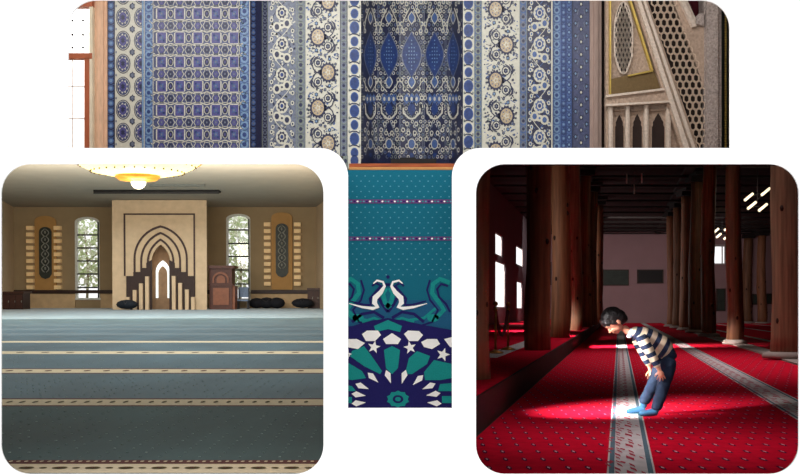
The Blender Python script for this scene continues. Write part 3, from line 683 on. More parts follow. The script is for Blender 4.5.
# wainscot
m = MB()
for a, b in ((13, 112.5), (250.8, 322)): 
    bb(m, a, b, 290, 293.4, YB-.22, YB-.01)
bb(m, 207, 226, 290, 294, YB-.22, YB-.01)
struct(m.build('trim_3', dkw, M=M2))
m = MB()
for a, b in ((13, 75), (100.5, 112.5), (207, 226), (251, 322)): bb(m, a, b, 294, 308, YB-.14, YB-.01)
m2_ = pm('panel_beige', (196, 164, 124), .7, .12, 3); struct(m.build('baseboard_back', m2_, M=M2))
# ornamental wall panels
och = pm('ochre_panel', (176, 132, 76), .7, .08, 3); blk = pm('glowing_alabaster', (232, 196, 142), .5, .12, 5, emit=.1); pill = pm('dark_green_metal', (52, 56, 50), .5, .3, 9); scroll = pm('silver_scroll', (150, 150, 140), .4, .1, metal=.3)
def wall_ornament(cx, y0, y1, bx0, bx1, label, step):
    t = thing('wall_ornament', p2(cx, y1, YB-.2), label, 'wall ornament', M=M2)
    m = MB(); W2([(cx-10.5, y1), (cx-10.5, y0+4)]+[(cx+10.5*math.sin(math.pi*(i/8-.5)), y0+4-5*math.cos(math.pi*(i/8-.5))) for i in range(1, 8)]+[(cx+10.5, y0+4), (cx+10.5, y1)], YB-.15, YB-.01, 0, m); m.build('panel', och, t)
    m = MB(); W2(archpts(cx-6.2, cx+6.2, y0+10, y1-17, 5)[0:]+[(cx+6.2, y1-17), (cx+4, y1-13.5), (cx, y1-12), (cx-4, y1-13.5)], YB-.22, YB-.16, 0, m); m.build('plaque', pill, t)
    m = MB()
    for k in range(6):
        yc = y0+15+k*7.2
        for sx in (-1, 1):
            pts = [p2(cx+sx*(.4+3.2*math.sin(u*.5)), yc+u*1.2-3, YB-.26) for u in range(7)]
            m.tube(pts, .028, 5)
        m.ball(p2(cx, yc+.4, YB-.27), (.06, .05, .09), 6)
    m.build('scrollwork', scroll, t)
    for k in range(10):
        for x in (bx0, bx1):
            m = MB(); y = y0+9+k*step; bb(m, x, x+6.6, y, y+3.8, YB-.3, YB-.01); m.build('block', blk, t)
wall_ornament(45.5, 217, 291, 26.5, 54, 'left ochre wall ornament with dark scrolled plaque and pale blocks, near the long cabinet', 6.6)
wall_ornament(282, 213.5, 289.5, 264, 294, 'right ochre wall ornament with dark scrolled plaque and pale blocks, above the black bags', 6.6)
# furniture along the wall
def cabinet(x0, x1, y0, label, Y=54.2, rail=True):
    yb = H2+1000/Y; t = thing('cabinet', p2((x0+x1)/2, yb, Y), label, 'cabinet', M=M2)
    m = MB(); bb(m, x0, x1, y0+2, yb, Y, Y+1); m.build('body', dkw, t)
    m = MB(); bb(m, x0-.6, x1+.6, y0, y0+2, Y-.1, Y+1.1); m.build('top', pm('brown_top', (70, 44, 34), .45), t)
    n = max(2, round((x1-x0)/6)); 
    for i in range(n):
        a = x0+.6+(x1-x0-1.2)*i/n; b = x0+.6+(x1-x0-1.2)*(i+1)/n-.5
        m = MB(); bb(m, a, b, y0+3.2, yb-1, Y-.05, Y-.005); d = m.build('door', pm('door_brown', (64, 38, 30), .5, .15), t)
        m = MB(); bb(m, b-.9, b-.5, y0+9, y0+11, Y-.08, Y-.05); m.build('handle', scroll, d)
cabinet(-4, 23, 291.5, 'long low dark brown cabinet in the left corner of the hall', 51.5)
cabinet(307.5, 319.8, 288, 'short dark brown cabinet in the right corner of the hall', 53.8)
Y = 51.5; yb = H2+1000/Y
t = thing('pulpit', p2(221, yb, Y), 'dark red-brown carved wooden pulpit standing right of the mihrab', 'pulpit', M=M2)
redw = pm('red_brown_carved', (78, 40, 30), .45, .2, 5); redL = pm('warm_brown_relief', (126, 74, 50), .45, .2, 6)
m = MB(); bb(m, 209.5, 232, 268, yb, Y, Y+1); m.build('body', redw, t)
m = MB(); bb(m, 208, 234, 265.5, 268.5, Y-.2, Y+1.1); m.build('cornice', redw, t); m = MB(); bb(m, 208.6, 233.4, 284, 285.6, Y-.12, Y+.02); m.build('moulding', redw, t)
m = MB(); f5 = lambda L: [((x-400)/F*Y, 1+(H2-y)/F*Y) for x, y in L]
m.strip(f5(ogee(221, 8, 272, 279, 283)), f5(ogee(221, 6.6, 274, 280, 283)), Y-.1, Y); W2([(x, y) for x, y in ogee(221, 4.4, 275.5, 280, 283)], Y-.06, Y, 0, m); m.build('arched_relief', redL, t)
m = MB(); bb(m, 213, 229, 288, 305, Y-.06, Y); bb(m, 232, 235, 286, yb, Y+.1, Y+1); m.build('lower_panel', redL, t)
# folding chair beside the pulpit
t = thing('chair', p2(242.5, yb, 52.3), 'small pale blue and grey chair under the right window, beside the wooden pulpit', 'chair', M=M2)
pb = pm('pale_blue_fabric', (122, 136, 160), .8, .2); dkm = pm('dark_metal', (40, 38, 42), .5)
cx = p2(242.5, yb, 52.3).x
m = MB(); m.box(cx-.28, cx+.28, 52.3, 52.8, .42, .5); m.build('seat', pb, t)
m = MB(); m.box(cx-.28, cx+.28, 52.78, 52.84, .62, 1.15); m.build('backrest', pb, t)
for sx in (-1, 1):
    for yy in (52.32, 52.78): m = MB(); m.box(cx+sx*.26-.03, cx+sx*.26+.03, yy-.03, yy+.03, 0, 1.1 if yy > 52.5 else .43); m.build('leg', dkm, t)
black = pm('black_fabric', (26, 26, 32), .85, .3, 6)
def bag(x0, x1, y0, Y, label, lumps, seed, mat_=None):
    rr = random.Random(seed); yb = H2+1000/Y; m = MB(); a = p2(x0, yb, Y); b = p2(x1, y0, Y); wx = b.x-a.x; hz = b.z-a.z
    for i in range(lumps):
        f_ = (i+.5)/lumps; hh = hz*(.5 if lumps < 2 else rr.uniform(.36, .5)); m.ball((a.x+wx*f_, Y+.4, a.z+hh), (wx/lumps*.82, .35, hh*rr.uniform(.82, 1)), 12)
    t = thing('bag', ((a.x+b.x)/2, Y+.4, a.z), label, 'bag', 'bags on the hall floor', M2)
    m.build('body', mat_ or black, t)
    h = MB(); h.tube([((a.x+b.x)/2-wx*.12, Y+.12, a.z+hz*.75), ((a.x+b.x)/2, Y+.05, a.z+hz*.55), ((a.x+b.x)/2+wx*.12, Y+.12, a.z+hz*.75)], .025, 6); h.build('strap', dkm, t)
bag(118, 131.5, 299, 49.5, 'dark blue-black cloth bag at the left foot of the mihrab', 1, 3, pm('ink_blue_fabric', (20, 26, 34), .85, .3, 6)); 
bag(250.5, 281, 296.5, 53.6, 'long heap-shaped black duffel bag under the right wall ornament', 3, 5)
bag(295, 309, 297.5, 53, 'rounded black bag in front of the right corner cabinet', 1, 8)

# ceiling: dark slot beam, thin lighter bar, chandelier
m = MB(); a = p2(94, 192, 46); b = p2(219, 187.5, 46); m.box(a.x, b.x, 46, 46.6, 5.62-.12, 5.6); 
m.box(a.x, b.x, 46.0, 46.1, 5.42, 5.6); o = m.build('ceiling_slot', pm('black_slot', (22, 20, 20), .5), M=M2); tag(o, 'long black slot bar fixed to the ceiling in front of the mihrab', 'ceiling bar')
m = MB(); a = p2(150, 184, 43.5); b = p2(205, 182, 43.5); m.box(a.x, b.x, 43.5, 43.65, 5.5, 5.6); o = m.build('ceiling_track', pm('grey_track', (84, 88, 84), .5), M=M2); tag(o, 'thin grey ceiling track behind the chandelier', 'ceiling track')
t = thing('chandelier', p2(145, 192, 34), 'large round glowing chandelier of gold rings with a white glass bowl', 'chandelier', M=M2)
cxx = p2(138.5, 0, 34).x; zc = 5.42
glow = pm('warm_glass', (255, 232, 158), .4, .2, 5, emit=1.1); goldm = pm('amber_gold', (220, 150, 50), .35, .2, 6, metal=.3, emit=.18); bowl = pm('milk_glass', (255, 246, 226), .3, .02, emit=.75)
m = MB(); m.lathe([(.5, -.56), (1.0, -.53), (1.5, -.43), (1.85, -.27), (2.1, -.08), (2.3, .1), (2.2, .12), (1.6, -.1), (.5, -.3)], (cxx, 34, zc), 48); m.build('glass_ring', glow, t)
for (r_, z_) in ((2.32, .08), (2.12, -.10)):
    m = MB(); m.tube([(cxx+r_*math.cos(2*math.pi*i/48), 34+r_*math.sin(2*math.pi*i/48), zc+z_) for i in range(49)], .022, 6); m.build('hoop', goldm, t)
bdm = pm('dark_bead', (96, 70, 30), .4)
for i in range(30):
    a = 2*math.pi*i/30
    for r_, z_ in ((1.93, -.24), (2.22, -.02), (1.55, -.44)): m = MB(); m.ball((cxx+r_*math.cos(a+r_), 34+r_*math.sin(a+r_), zc+z_), .032, 6); m.build('bead', bdm, t)
m = MB(); m.lathe([(.3, -.74), (.62, -.70), (.76, -.6), (.7, -.5), (.3, -.46)], (cxx, 34, zc), 32); m.build('collar', goldm, t)
m = MB(); m.ball((cxx+.02, 34, zc-.76), (.26, .26, .24), 16); m.build('bowl', bowl, t)
m = MB(); m.tube([(cxx, 34, zc-.4), (cxx, 34, CZ)], .05, 8); m.build('stem', goldm, t)
pl = bpy.data.lights.new('chandelier_light', 'POINT'); pl.energy = 120; pl.color = (1, .8, .5); pl.shadow_soft_size = .5
po = bpy.data.objects.new('chandelier_light', pl); col.objects.link(po); po.location = T2 @ Vector((cxx, 34, 4.1))
# ---------------- the carpet: field and bands are one continuous laid carpet
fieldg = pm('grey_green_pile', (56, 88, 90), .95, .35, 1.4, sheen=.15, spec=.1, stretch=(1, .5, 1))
fieldg2 = pm('far_lit_pile', (80, 110, 124), .95, .25, 1.0, sheen=.25, spec=.1, stretch=(1, .5, 1))  # paler, bluer copy of the field: brightening of the far floor painted in
bcream = pm('cream_band', (236, 218, 186), .95, .08, 20, spec=.1); bplum = pm('plum_band', (112, 70, 66), .95, .2, 30, spec=.1); bolv = pm('olive_motif', (92, 78, 46), .95, .2, 30, spec=.1); speck = pm('pale_speck', (180, 200, 196), .95, .1, spec=.1)
def cy(py): return 1000/(py-H2)
rows = [(480, 466, 0), (466, 464.5, 2)]
bands = [(473.5, 460.5), (406.5, 398.5), (373.6, 368.6), (354.0, 351.2), (342.6, 341.0), (334.6, 333.6), (329.4, 328.7), (325.4, 324.9)]
c2 = MB()
def cstrip(Y0, Y1, mi, z=0): 
    xs = (LX(Y0)+.03, RX(Y0)-.04, RX(Y1)-.04, LX(Y1)+.03); c2.add([(xs[0], Y0, z), (xs[1], Y0, z), (xs[2], Y1, z), (xs[3], Y1, z)], [(0,1,2,3)], mi)
prev = 5.36
for i, (pb, pt) in enumerate(bands):
    Y0, Y1 = cy(pb), cy(pt)
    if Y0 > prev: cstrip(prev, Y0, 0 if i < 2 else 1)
    if i == 0:
        cstrip(Y0, cy(464.4), 2); cstrip(cy(464.4), cy(463.4), 3); cstrip(cy(463.4), cy(461.6), 3); cstrip(cy(461.6), Y1, 3)
    else:
        e = (Y1-Y0)*.13; fb = 2 if i < 5 else 6; cstrip(Y0, Y0+e, 3 if i < 3 else fb); cstrip(Y0+e, Y1-e, fb); cstrip(Y1-e, Y1, 3 if i < 3 else fb)
    prev = Y1
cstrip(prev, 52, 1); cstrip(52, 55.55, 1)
def dia(x, Y, a, b, mi, z, n=8): c2.add([(x+a*math.cos(2*math.pi*j/n), Y+b*math.sin(2*math.pi*j/n), z) for j in range(n)], [tuple(range(n))], mi)
Ym = cy(468.8)
for i in range(-40, 3):
    x = i*.093-.05
    if x+.08 > RX(Ym)-.05: continue
    if i % 2: dia(x, Ym, .022, .02, 4, .004)
    else: dia(x, Ym, .044, .034, 4, .004, 10); dia(x, Ym, .014, .012, 3, .006)
for x in frange(-3.3, -.5, .045):
    if x < RX(5.75)-.05: dia(x, cy(462.4), .012, .022, 2, .004, 6)
for k, (pb, pt, n_, st) in enumerate(((406.5, 398.5, 60, .115), (373.6, 368.6, 50, .24), (354, 351.2, 44, .4))):
    Ym = (cy(pb)+cy(pt))/2; dY = cy(pt)-cy(pb)
    for x in frange(-.43*Ym, -.07*Ym, st):
        if x > RX(Ym)-.1: break
        dia(x, Ym, st*.17, dY*.12, 4 if k == 0 else 3, .004, 6)
rr = random.Random(4)
for i in range(1500):
    Y = 5.8+rr.random()**1.6*13; x = -.41*Y+rr.random()*.335*Y; x = round(x/.12)*.12; Y = round(Y/.16)*.16+.05
    if any(cy(a)-.05 < Y < cy(b)+.05 for a, b in bands) or x > RX(Y)-.1: continue
    c2.box(x-.006, x+.006, Y-.008, Y+.008, .001, .004, 5)

o = c2.build('carpet', [fieldg, fieldg2, bcream, bplum, bolv, speck, pm('faint_band', (132, 144, 148), .95, .1, 10, spec=.1)], M=M2); tag(o, 'grey-green wall-to-wall prayer carpet crossed by cream patterned bands', 'carpet')
# trees outside the two windows
leafm = [pm('pale_leaf', (228, 238, 206), .8, .2), pm('fresh_leaf', (206, 226, 176), .8, .2)]; bark = pm('bark', (160, 146, 126), .9, .2)
def tree(x, Y, h, label, seed):
    rr = random.Random(seed); t = thing('tree', (x, Y, -.2), label, 'tree', 'trees outside the hall windows', M2)
    m = MB(); m.tube([(x, Y, -.2), (x+.1, Y, h*.4), (x-.1, Y, h*.8)], [.09, .07, .03], 8)
    for i in range(3):
        a = rr.random()*6.3; z = h*(.3+.09*i); m.tube([(x, Y, z), (x+math.cos(a)*1.2, Y+math.sin(a)*1.2, z+.9)], [.04, .02], 5)
    m.build('trunk', bark, t)
    m = MB()
    for i in range(1100):
        a = rr.random()*6.283; b = rr.gauss(0, 1); r = 1.75*rr.random()**.5; z = h*.2+rr.random()*h*.85
        px, py_, pz = x+r*math.cos(a), Y+r*math.sin(a)*.8, z; s_ = rr.uniform(.10, .24); ax = Vector((rr.gauss(0,1), rr.gauss(0,1), rr.gauss(0,1))).normalized(); bx = ax.orthogonal().normalized()*s_*.5; ax = ax*s_
        P = Vector((px, py_, pz)); m.add([P-ax, P+bx, P+ax, P-bx], [(0,1,2,3)], rr.randrange(2))
    m.build('foliage', leafm, t)
tree(-18.8, 60, 5.6, 'pale green leafy tree seen through the left arched window', 2)
tree(-9.7, 60.5, 5.4, 'pale green leafy tree seen through the right arched window', 5)

m = MB(); m.box(-34, 2, 56.3, 72, -.4, -.2); struct(m.build('ground', pm('garden_ground', (150, 160, 120), .9, .2), M=M2))
# ================================================================ ROOM THREE: timber hall with the red carpet
K = .219; YE = 77.0; C3 = 7.0; PZ = .3
def S(s, Y): return s+K*Y
SL = -6.1; SR = 17.5
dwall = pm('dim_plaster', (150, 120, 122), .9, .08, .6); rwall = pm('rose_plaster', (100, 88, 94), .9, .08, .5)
planks = pm('dark_planks', (26, 19, 17), .8, .35, 3, stretch=(6, .4, 1)); under3 = pm('brown_underlay', (60, 30, 28), .95)  # near-black plank colour with strong streaky variation
def LX3(Y):
    if Y >= 41.5: return S(SL, Y)
    if Y <= 7.45: return .0705*Y
    return .0+2.75*(Y-7.45)/(41.5-7.45)
m = MB(); plate(m, [(LX3(5.27), 5.27), (S(SR, 5.27), 5.27), (S(SR, YE+.5), YE+.5), (LX3(YE+.5), YE+.5), (LX3(41.5), 41.5), (LX3(41.4), 41.4), (LX3(7.5), 7.5), (LX3(7.44), 7.44)], -.25, -.004); struct(m.build('floor', under3))
m = MB(); plate(m, [(LX3(9), 9), (S(SR, 9), 9), (S(SR, YE+.5), YE+.5), (LX3(YE+.5), YE+.5), (LX3(41.5), 41.5)], C3, C3+.2); struct(m.build('ceiling', planks))
m = MB(); slab(m, .38, S(SR, 5.27), 5.275, 9, 164, 162.6); z9 = 1+(310-164)/F*9; m.box(LX3(9)-.02, S(SR, 9), 9, 9.1, z9, C3+.2); struct(m.build('trim_4', planks))
m = MB(); wallseg(m, (LX3(5.27), 5.27), (LX3(7.45), 7.45), -.2, 1.66, -.02); m.box(0, .53, 7.42, 7.46, -.2, 2.06); wallseg(m, (.0, 7.46), (2.75, 41.45), -.2, C3+.1, -.06); m.box(2.7, LX3(41.5)+.02, 41.42, 41.5, -.2, C3+.1); struct(m.build('wall_side', planks))
# left wall with windows: pieces around four openings (px ranges at this wall)
def YL(px): return 1000*-SL/(619-px)
wins = [(495.5, 502.5, 234, 256), (495.5, 505.5, 262, 308), (516.3, 523, 247, 266), (517, 522.3, 281.5, 309)]
def ZL(px, py): return 1+(310-py)/F*YL(px)
Wn = []
for x0, x1, y0, y1 in wins:
    xm = (x0+x1)/2; Wn.append((YL(x0), YL(x1), ZL(xm, y1), ZL(xm, y0)))
def lw(mb, Y0, Y1, z0, z1): wallseg(mb, (S(SL, Y0), Y0), (S(SL, Y1), Y1), z0, z1, -.08)
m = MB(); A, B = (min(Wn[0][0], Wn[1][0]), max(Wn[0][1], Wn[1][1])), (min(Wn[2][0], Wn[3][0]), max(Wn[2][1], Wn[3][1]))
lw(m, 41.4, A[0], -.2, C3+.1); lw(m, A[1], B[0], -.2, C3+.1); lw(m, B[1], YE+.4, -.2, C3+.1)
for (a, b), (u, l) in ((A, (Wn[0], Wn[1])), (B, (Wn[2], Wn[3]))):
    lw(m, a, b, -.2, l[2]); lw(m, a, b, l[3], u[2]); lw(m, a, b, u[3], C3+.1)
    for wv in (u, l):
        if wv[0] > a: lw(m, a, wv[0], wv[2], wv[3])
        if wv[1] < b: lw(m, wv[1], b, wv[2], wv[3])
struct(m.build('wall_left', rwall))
wf3 = pm('dim_window_frame', (180, 170, 166), .7)
for n, (a, b, z0, z1) in enumerate(Wn):
    m = MB()
    def lb(Ya, Yb, za, zb): m.add([(S(SL, Y)-dx, Y, z) for dx in (.03, .075) for Y in (Ya, Yb) for z in (za, zb)], [(0,1,3,2),(4,6,7,5),(0,4,5,1),(2,3,7,6),(0,2,6,4),(1,5,7,3)])
    e = .06
    lb(a, a+.15, z0, z1); lb(b-.15, b, z0, z1); lb(a, b, z0, z0+e); lb(a, b, z1-e, z1)
    struct(m.build('window_%d' % (n+4), wf3))
    c0 = ((a+b)/2, (z0+z1)/2)
    area('window_daylight', (S(SL, c0[0])+.15, c0[0], c0[1]), (S(SL, c0[0])+5, c0[0]+.3, c0[1]-2.2), b-a, (60, 150, 60, 110)[n], (1, .97, .96), z1-z0)
# back wall, one window
m = MB()
def wb(mb, x0, x1, y0, y1, Y=YE, th=.3, mi=0): a = q(x0, y1, Y); b = q(x1, y0, Y); mb.box(a.x, b.x, Y, Y+th, a.z, b.z, mi)
wb(m, 536, 712.8, 226, 330); wb(m, 726.5, 850, 226, 330); wb(m, 712.8, 726.5, 264.5, 330); wb(m, 712.8, 726.5, 226, 244.5)
struct(m.build('wall_back', dwall))
m = MB(); 
for a_ in ((712.8, 714.6, 244.5, 264.5), (724.9, 726.5, 244.5, 264.5), (712.8, 726.5, 244.5, 246.5), (712.8, 726.5, 263.3, 264.5), (722.2, 722.9, 246, 264.5)): wb(m, *a_, YE-.05, .2)
struct(m.build('window_8', wf3))
m = MB(); wallseg(m, (S(SR, 5.27), 5.27), (S(SR, YE+.4), YE+.4), -.2, C3+.1, .2); struct(m.build('wall_right', dwall))
# boards on the back wall
bd = pm('dark_green_board', (46, 54, 48), .6, .25, 2); bk = pm('black_board', (26, 24, 24), .6, .2); fr = pm('board_frame', (60, 46, 38), .6)
def board(x0, x1, y0, y1, mt, label, cat='board'):
    t = thing('notice_board', q((x0+x1)/2, y1, YE-.15), label, cat)
    m = MB(); wb(m, x0+.8, x1-.8, y0+.8, y1-.8, YE-.12, .1); m.build('panel', mt, t)
    m = MB(); wb(m, x0, x1, y0, y0+.9, YE-.15, .14); wb(m, x0, x1, y1-.9, y1, YE-.15, .14); wb(m, x0, x0+.9, y0, y1, YE-.15, .14); wb(m, x1-.9, x1, y0, y1, YE-.15, .14); m.build('frame', fr, t)
board(603, 629, 269.5, 285.5, bd, 'dark green wide board on the back wall, nearly above the child')
board(637.5, 663.5, 269.5, 283.3, bk, 'black wide board on the back wall just right of the green board')
board(716.5, 725.5, 288.5, 311, bd, 'tall dark board on the back wall directly below the bright square window')
board(752.5, 760.3, 294, 304.5, bd, 'small dark board on the back wall between the far right columns, left of its twin')
board(765.5, 772, 293.5, 304, bd, 'small dark board on the back wall beside the front right column')
board(543, 551.5, 262, 285, bk, 'black board on the back wall seen between the left columns')
# carpets
red = pm('red_pile', (200, 12, 42), .95, .16, 9, spec=.05); dotm = pm('plum_dot', (96, 20, 54), .95, .1, spec=.05); doti = pm('pale_dot', (214, 150, 160), .95, .1, spec=.05)
bandm = pm('grey_band_pile', (196, 186, 184), .95, .12, 8, spec=.05); edge = pm('blue_grey_edge', (92, 112, 122), .95, .1, spec=.05); motif = pm('rose_motif', (176, 66, 82), .95, .2, spec=.05); flat_s = pm('grey_stone', (156, 140, 132), .9, .15, 2)
def run(mb, s0, s1, Y0, Y1, mi, z=0.0, skew=K):
    n = 2; mb.add([(s0+skew*Y0, Y0, z), (s1+skew*Y0, Y0, z), (s1+skew*Y1, Y1, z), (s0+skew*Y1, Y1, z)], [(0,1,2,3)], mi)
CMT = [red, dotm, doti, bandm, edge, motif, flat_s]
c3 = MB(); Y0 = 5.36; YF = YE-.05
b1 = (-.075, .225); b2 = (1.62, 2.0); st = (3.22, 3.72)
sx = [(-1.12, b1[0], 0), (b1[0], b1[0]+.012, 3), (b1[0]+.012, b1[0]+.045, 4), (b1[0]+.045, b1[1]-.045, 3), (b1[1]-.045, b1[1]-.012, 4), (b1[1]-.012, b1[1], 3), (b1[1], b2[0], 0), (b2[0], b2[0]+.02, 3), (b2[0]+.02, b2[0]+.05, 4), (b2[0]+.05, b2[1]-.05, 3), (b2[1]-.05, b2[1]-.02, 4), (b2[1]-.02, b2[1], 3), (b2[1], st[0], 0)]
for a, b, mi in sx: run(c3, a, b, Y0, YF, mi)
def band_motif(mb, s0, s1, z, Ya, Yb, step):
    mid = (s0+s1)/2; w_ = (s1-s0)*.5
    i = 0; Y = Ya
    while Y < Yb:
        x = mid+K*Y
        for (dx, dy, a, b) in ((0, 0, .26, .2), (-.5, .25, .16, .16), (.5, .25, .16, .16), (-.45, .7, .2, .1), (.45, .7, .2, .1), (0, .52, .12, .16), (-.78, .5, .12, .16), (.78, .5, .12, .16), (-.8, .02, .1, .12), (.8, .02, .1, .12), (-.2, .76, .1, .1), (.2, .76, .1, .1)):
            X, YY = x+dx*w_, Y+dy*step
            mb.add([(X+a*w_, YY, z), (X, YY+b*step, z), (X-a*w_, YY, z), (X-.35*a*w_, YY-b*step*.3, z), (X, YY-b*step, z)], [(0,1,2,3,4)], 5)
        Y += step; i += 1
band_motif(c3, b1[0]+.05, b1[1]-.05, .003, 5.5, 26, .62); band_motif(c3, b2[0]+.06, b2[1]-.06, .003, 7, 34, .75)
def dots(mb, s0, s1, Ya, Yb, dx, dY, z):
    i = 0; Y = Ya
    while Y < Yb:
        s = s0+.05+(dx/2 if i % 2 else 0)
        while s < s1-.03:
            x = s+K*Y; 
            if 470 < 400+1000*x/Y < 815:
                n = 6; mb.add([(x+.0185*math.cos(j*math.pi/3), Y+.085*math.sin(j*math.pi/3), z) for j in range(n)], [tuple(range(n))], 1)
                mb.add([(x+.009*math.cos(j*math.pi/2), Y+.045*math.sin(j*math.pi/2), z+.002) for j in range(4)], [(0,1,2,3)], 2)
            s += dx
        Y += dY; i += 1
dots(c3, -1.12, b1[0], 5.6, 24, .125, .36, .003); dots(c3, b1[1], b2[0], 5.6, 24, .125, .36, .003); dots(c3, b2[1], st[0], 9, 24, .16, .42, .003)
o = c3.build('carpet', CMT); tag(o, 'bright red dotted prayer carpet with two pale patterned bands, under the bowing child', 'carpet')
c4 = MB(); prev = st[1]
for s in (4.75, 6.9, 9.4, 12.0, 14.6): run(c4, prev, s, 9, YF, 0); run(c4, s, s+.22, 9, YF, 3); prev = s+.22
run(c4, prev, SR-.05, 9, YF, 0)
o = c4.build('carpet', CMT); tag(o, 'red carpet with thin pale lines in the aisle behind the right columns', 'carpet')
m = MB(); plate(m, [(S(st[0]+.01, 9), 9), (S(st[1]-.01, 9), 9), (S(st[1]-.01, YF), YF), (S(st[0]+.01, YF), YF)], -.004, .03); o = m.build('stone_kerb', flat_s); tag(o, 'low pale grey stone strip carrying the right row of columns', 'kerb')
# raised platform at the left
m = MB(); pe = -1.14
n = [(LX3(5.4)+.01, 5.4), (S(pe, 7.0), 7.0), (S(pe, YF), YF), (LX3(YF)+.02, YF), (LX3(41.5)+.02, 41.5)]
n = [(.02, 7.6), (.073*7, 7.5), (S(pe, 8.0), 8.0), (S(pe, YF), YF), (LX3(YF)+.02, YF), (LX3(41.5)+.03, 41.5), (2.76, 41.4)]
plate(m, n, -.004, PZ-.004); o = m.build('platform', pm('dark_platform_wood', (34, 18, 16), .7, .25, 3, stretch=(1, .2, 1))); tag(o, 'raised dark wooden platform along the left row of columns', 'platform')
m = MB(); wc = MB()
c5 = MB()
c5.add([(S(pe, 8.0)-.02, 8.0, PZ), (S(pe, YF)-.1, YF, PZ), (LX3(YF)+.05, YF, PZ), (LX3(41.5)+.06, 41.5, PZ), (2.77, 41.4, PZ), (.03, 7.7, PZ)], [(0,1,2,3,4,5)], 0)
run(c5, -2.12, -1.78, 14.6, YF, 3, PZ+.003)
for Y in (): c5.add([(S(-6.0 if Y > 42 else -1.2-(Y-20)*.13, Y), Y, PZ+.003), (S(-2.2, Y), Y, PZ+.003), (S(-2.2, Y+.7), Y+.7, PZ+.003), (S(-6.0 if Y > 42 else -1.2-(Y-20)*.13, Y+.7), Y+.7, PZ+.003)], [(0,1,2,3)], 3) if Y > 42 else None
i = 0; Y = 9.0
while Y < 26:
    s = pe-.2-(.06 if i % 2 else 0)
    while S(s, Y) > .0745*Y:
        x = S(s, Y); c5.add([(x+.013*math.cos(j*math.pi/3), Y+.026*math.sin(j*math.pi/3), PZ+.003) for j in range(6)], [tuple(range(6))], 1); s -= .125
    Y += .2; i += 1
o = c5.build('carpet', CMT); tag(o, 'red carpet with one pale band laid on the raised left platform', 'carpet')
# ---- columns
def wood(name, rgb, sc_=1.0): return pm(name, rgb, .62, .5, 2.2, bump=.5, stretch=(7, 7, .35), spec=.35)
logm = [wood('log_brown', (128, 82, 54)), wood('log_umber', (112, 76, 52)), wood('log_grey_brown', (140, 104, 78))]
knot = pm('dark_knot', (48, 28, 20), .8, .2)
def column(px, py_base, r, floor_z, label, group, seed, base=True, cap=True, mt=0):
    rr = random.Random(seed); Y = (1-floor_z)*1000/(py_base-310); x = (px-400)/F*Y
    ztop = C3 if Y > 9.2 else z9
    t = thing('wooden_column', (x, Y, floor_z), label, 'column', group)
    m = MB(); n = 15; path = []; rad = []
    for i in range(n):
        f_ = i/(n-1); z = floor_z+(ztop-.45-floor_z)*f_; path.append((x+math.sin(seed+f_*4)*r*.16*(f_ > 0), Y+math.cos(seed*2+f_*3)*r*.1, z)); rad.append(r*(1.07-.16*f_+rr.uniform(-.045, .045)))
    m.tube(path, rad, 16, wob=.05); m.build('trunk', logm[mt], t)
    m = MB()
    for k in range(4):
        f_ = rr.uniform(.1, .6); z = floor_z+(ztop-.45-floor_z)*f_; a = rr.uniform(-2.6, -.6); rx = r*(1.05-.16*f_)
        m.ball((x+math.sin(seed+f_*4)*r*.16+rx*math.cos(a)*.97, Y+math.cos(seed*2+f_*3)*r*.1+rx*math.sin(a)*.97, z), (r*.16, r*.16, r*.26), 8)
    m.build('knot', knot, t)
    if base:
        m = MB(); m.lathe([(r*1.55, 0), (r*1.6, .05), (r*1.45, .1), (r*1.15, .13)], (x, Y, floor_z), 20); m.build('stone_base', flat_s, t)
    m = MB(); m.box(x-r*1.2, x+r*1.2, Y-.5, Y+.5, ztop-.5, ztop-.3); m.box(x-r*1.1, x+r*1.1, Y-1.1, Y+1.1, ztop-.3, ztop-.16)
    if cap: m.build('bracket', planks, t)
RG = [(783.5, 358, .262, 'front right'), (734.5, 344, .215, ''), (709, 336.5, .25, ''), (695.5, 332.5, .27, ''), (686, 330, .28, ''), (678, 328, .28, ''), (671.5, 326.5, .28, '')]
LBR = ['thick log column nearest on the right, standing on a round stone base', 'second log column of the right row, left of the nearest thick one', 'third log column of the right row, right of the tall board and bright window edge', 'fourth log column of the right row, counted from the front', 'fifth log column of the right row, counted from the front', 'sixth log column of the right row, nearly hidden in shade', 'farthest log column of the right row, next to the bare back wall']
for i, (px, py, r, _) in enumerate(RG): column(px, py, r, .03, LBR[i], 'log columns of the right row', i+1, mt=(2, 1, 0, 1, 0, 1, 0)[i])
LG = [(477, 379, .13, 'dark log column cut by the left edge of the hall view'), (537.5, 350, .215, 'thick log column left of the child, lit along its left side'), (560, 337.5, .24, 'log column just right of the thick left one, before the row narrows'), (574.5, 330.5, .24, 'pale-edged log column in the middle of the left row'), (585.5, 327, .24, 'slim distant log column fourth from the left front'), (592, 325, .25, 'slim distant log column second from the end of the left row'), (598, 323.3, .26, 'farthest log column of the left row, above the head of the child')]
for i, (px, py, r, lb_) in enumerate(LG): column(px, py, r, PZ, lb_, 'log columns of the left row', i+11, base=False, mt=(1, 0, 0, 2, 0, 1, 0)[i])
FG = [(762, 323.5, .33, 'reddish log column of the far row, seen left of the nearest thick right one'), (747.5, 323.0, .36, 'dark log column of the far row, just right of the second right column')]
for i, (px, py, r, lb_) in enumerate(FG): column(px, py, r, 0, lb_, 'log columns of the far row', i+21, mt=(0, 1)[i])
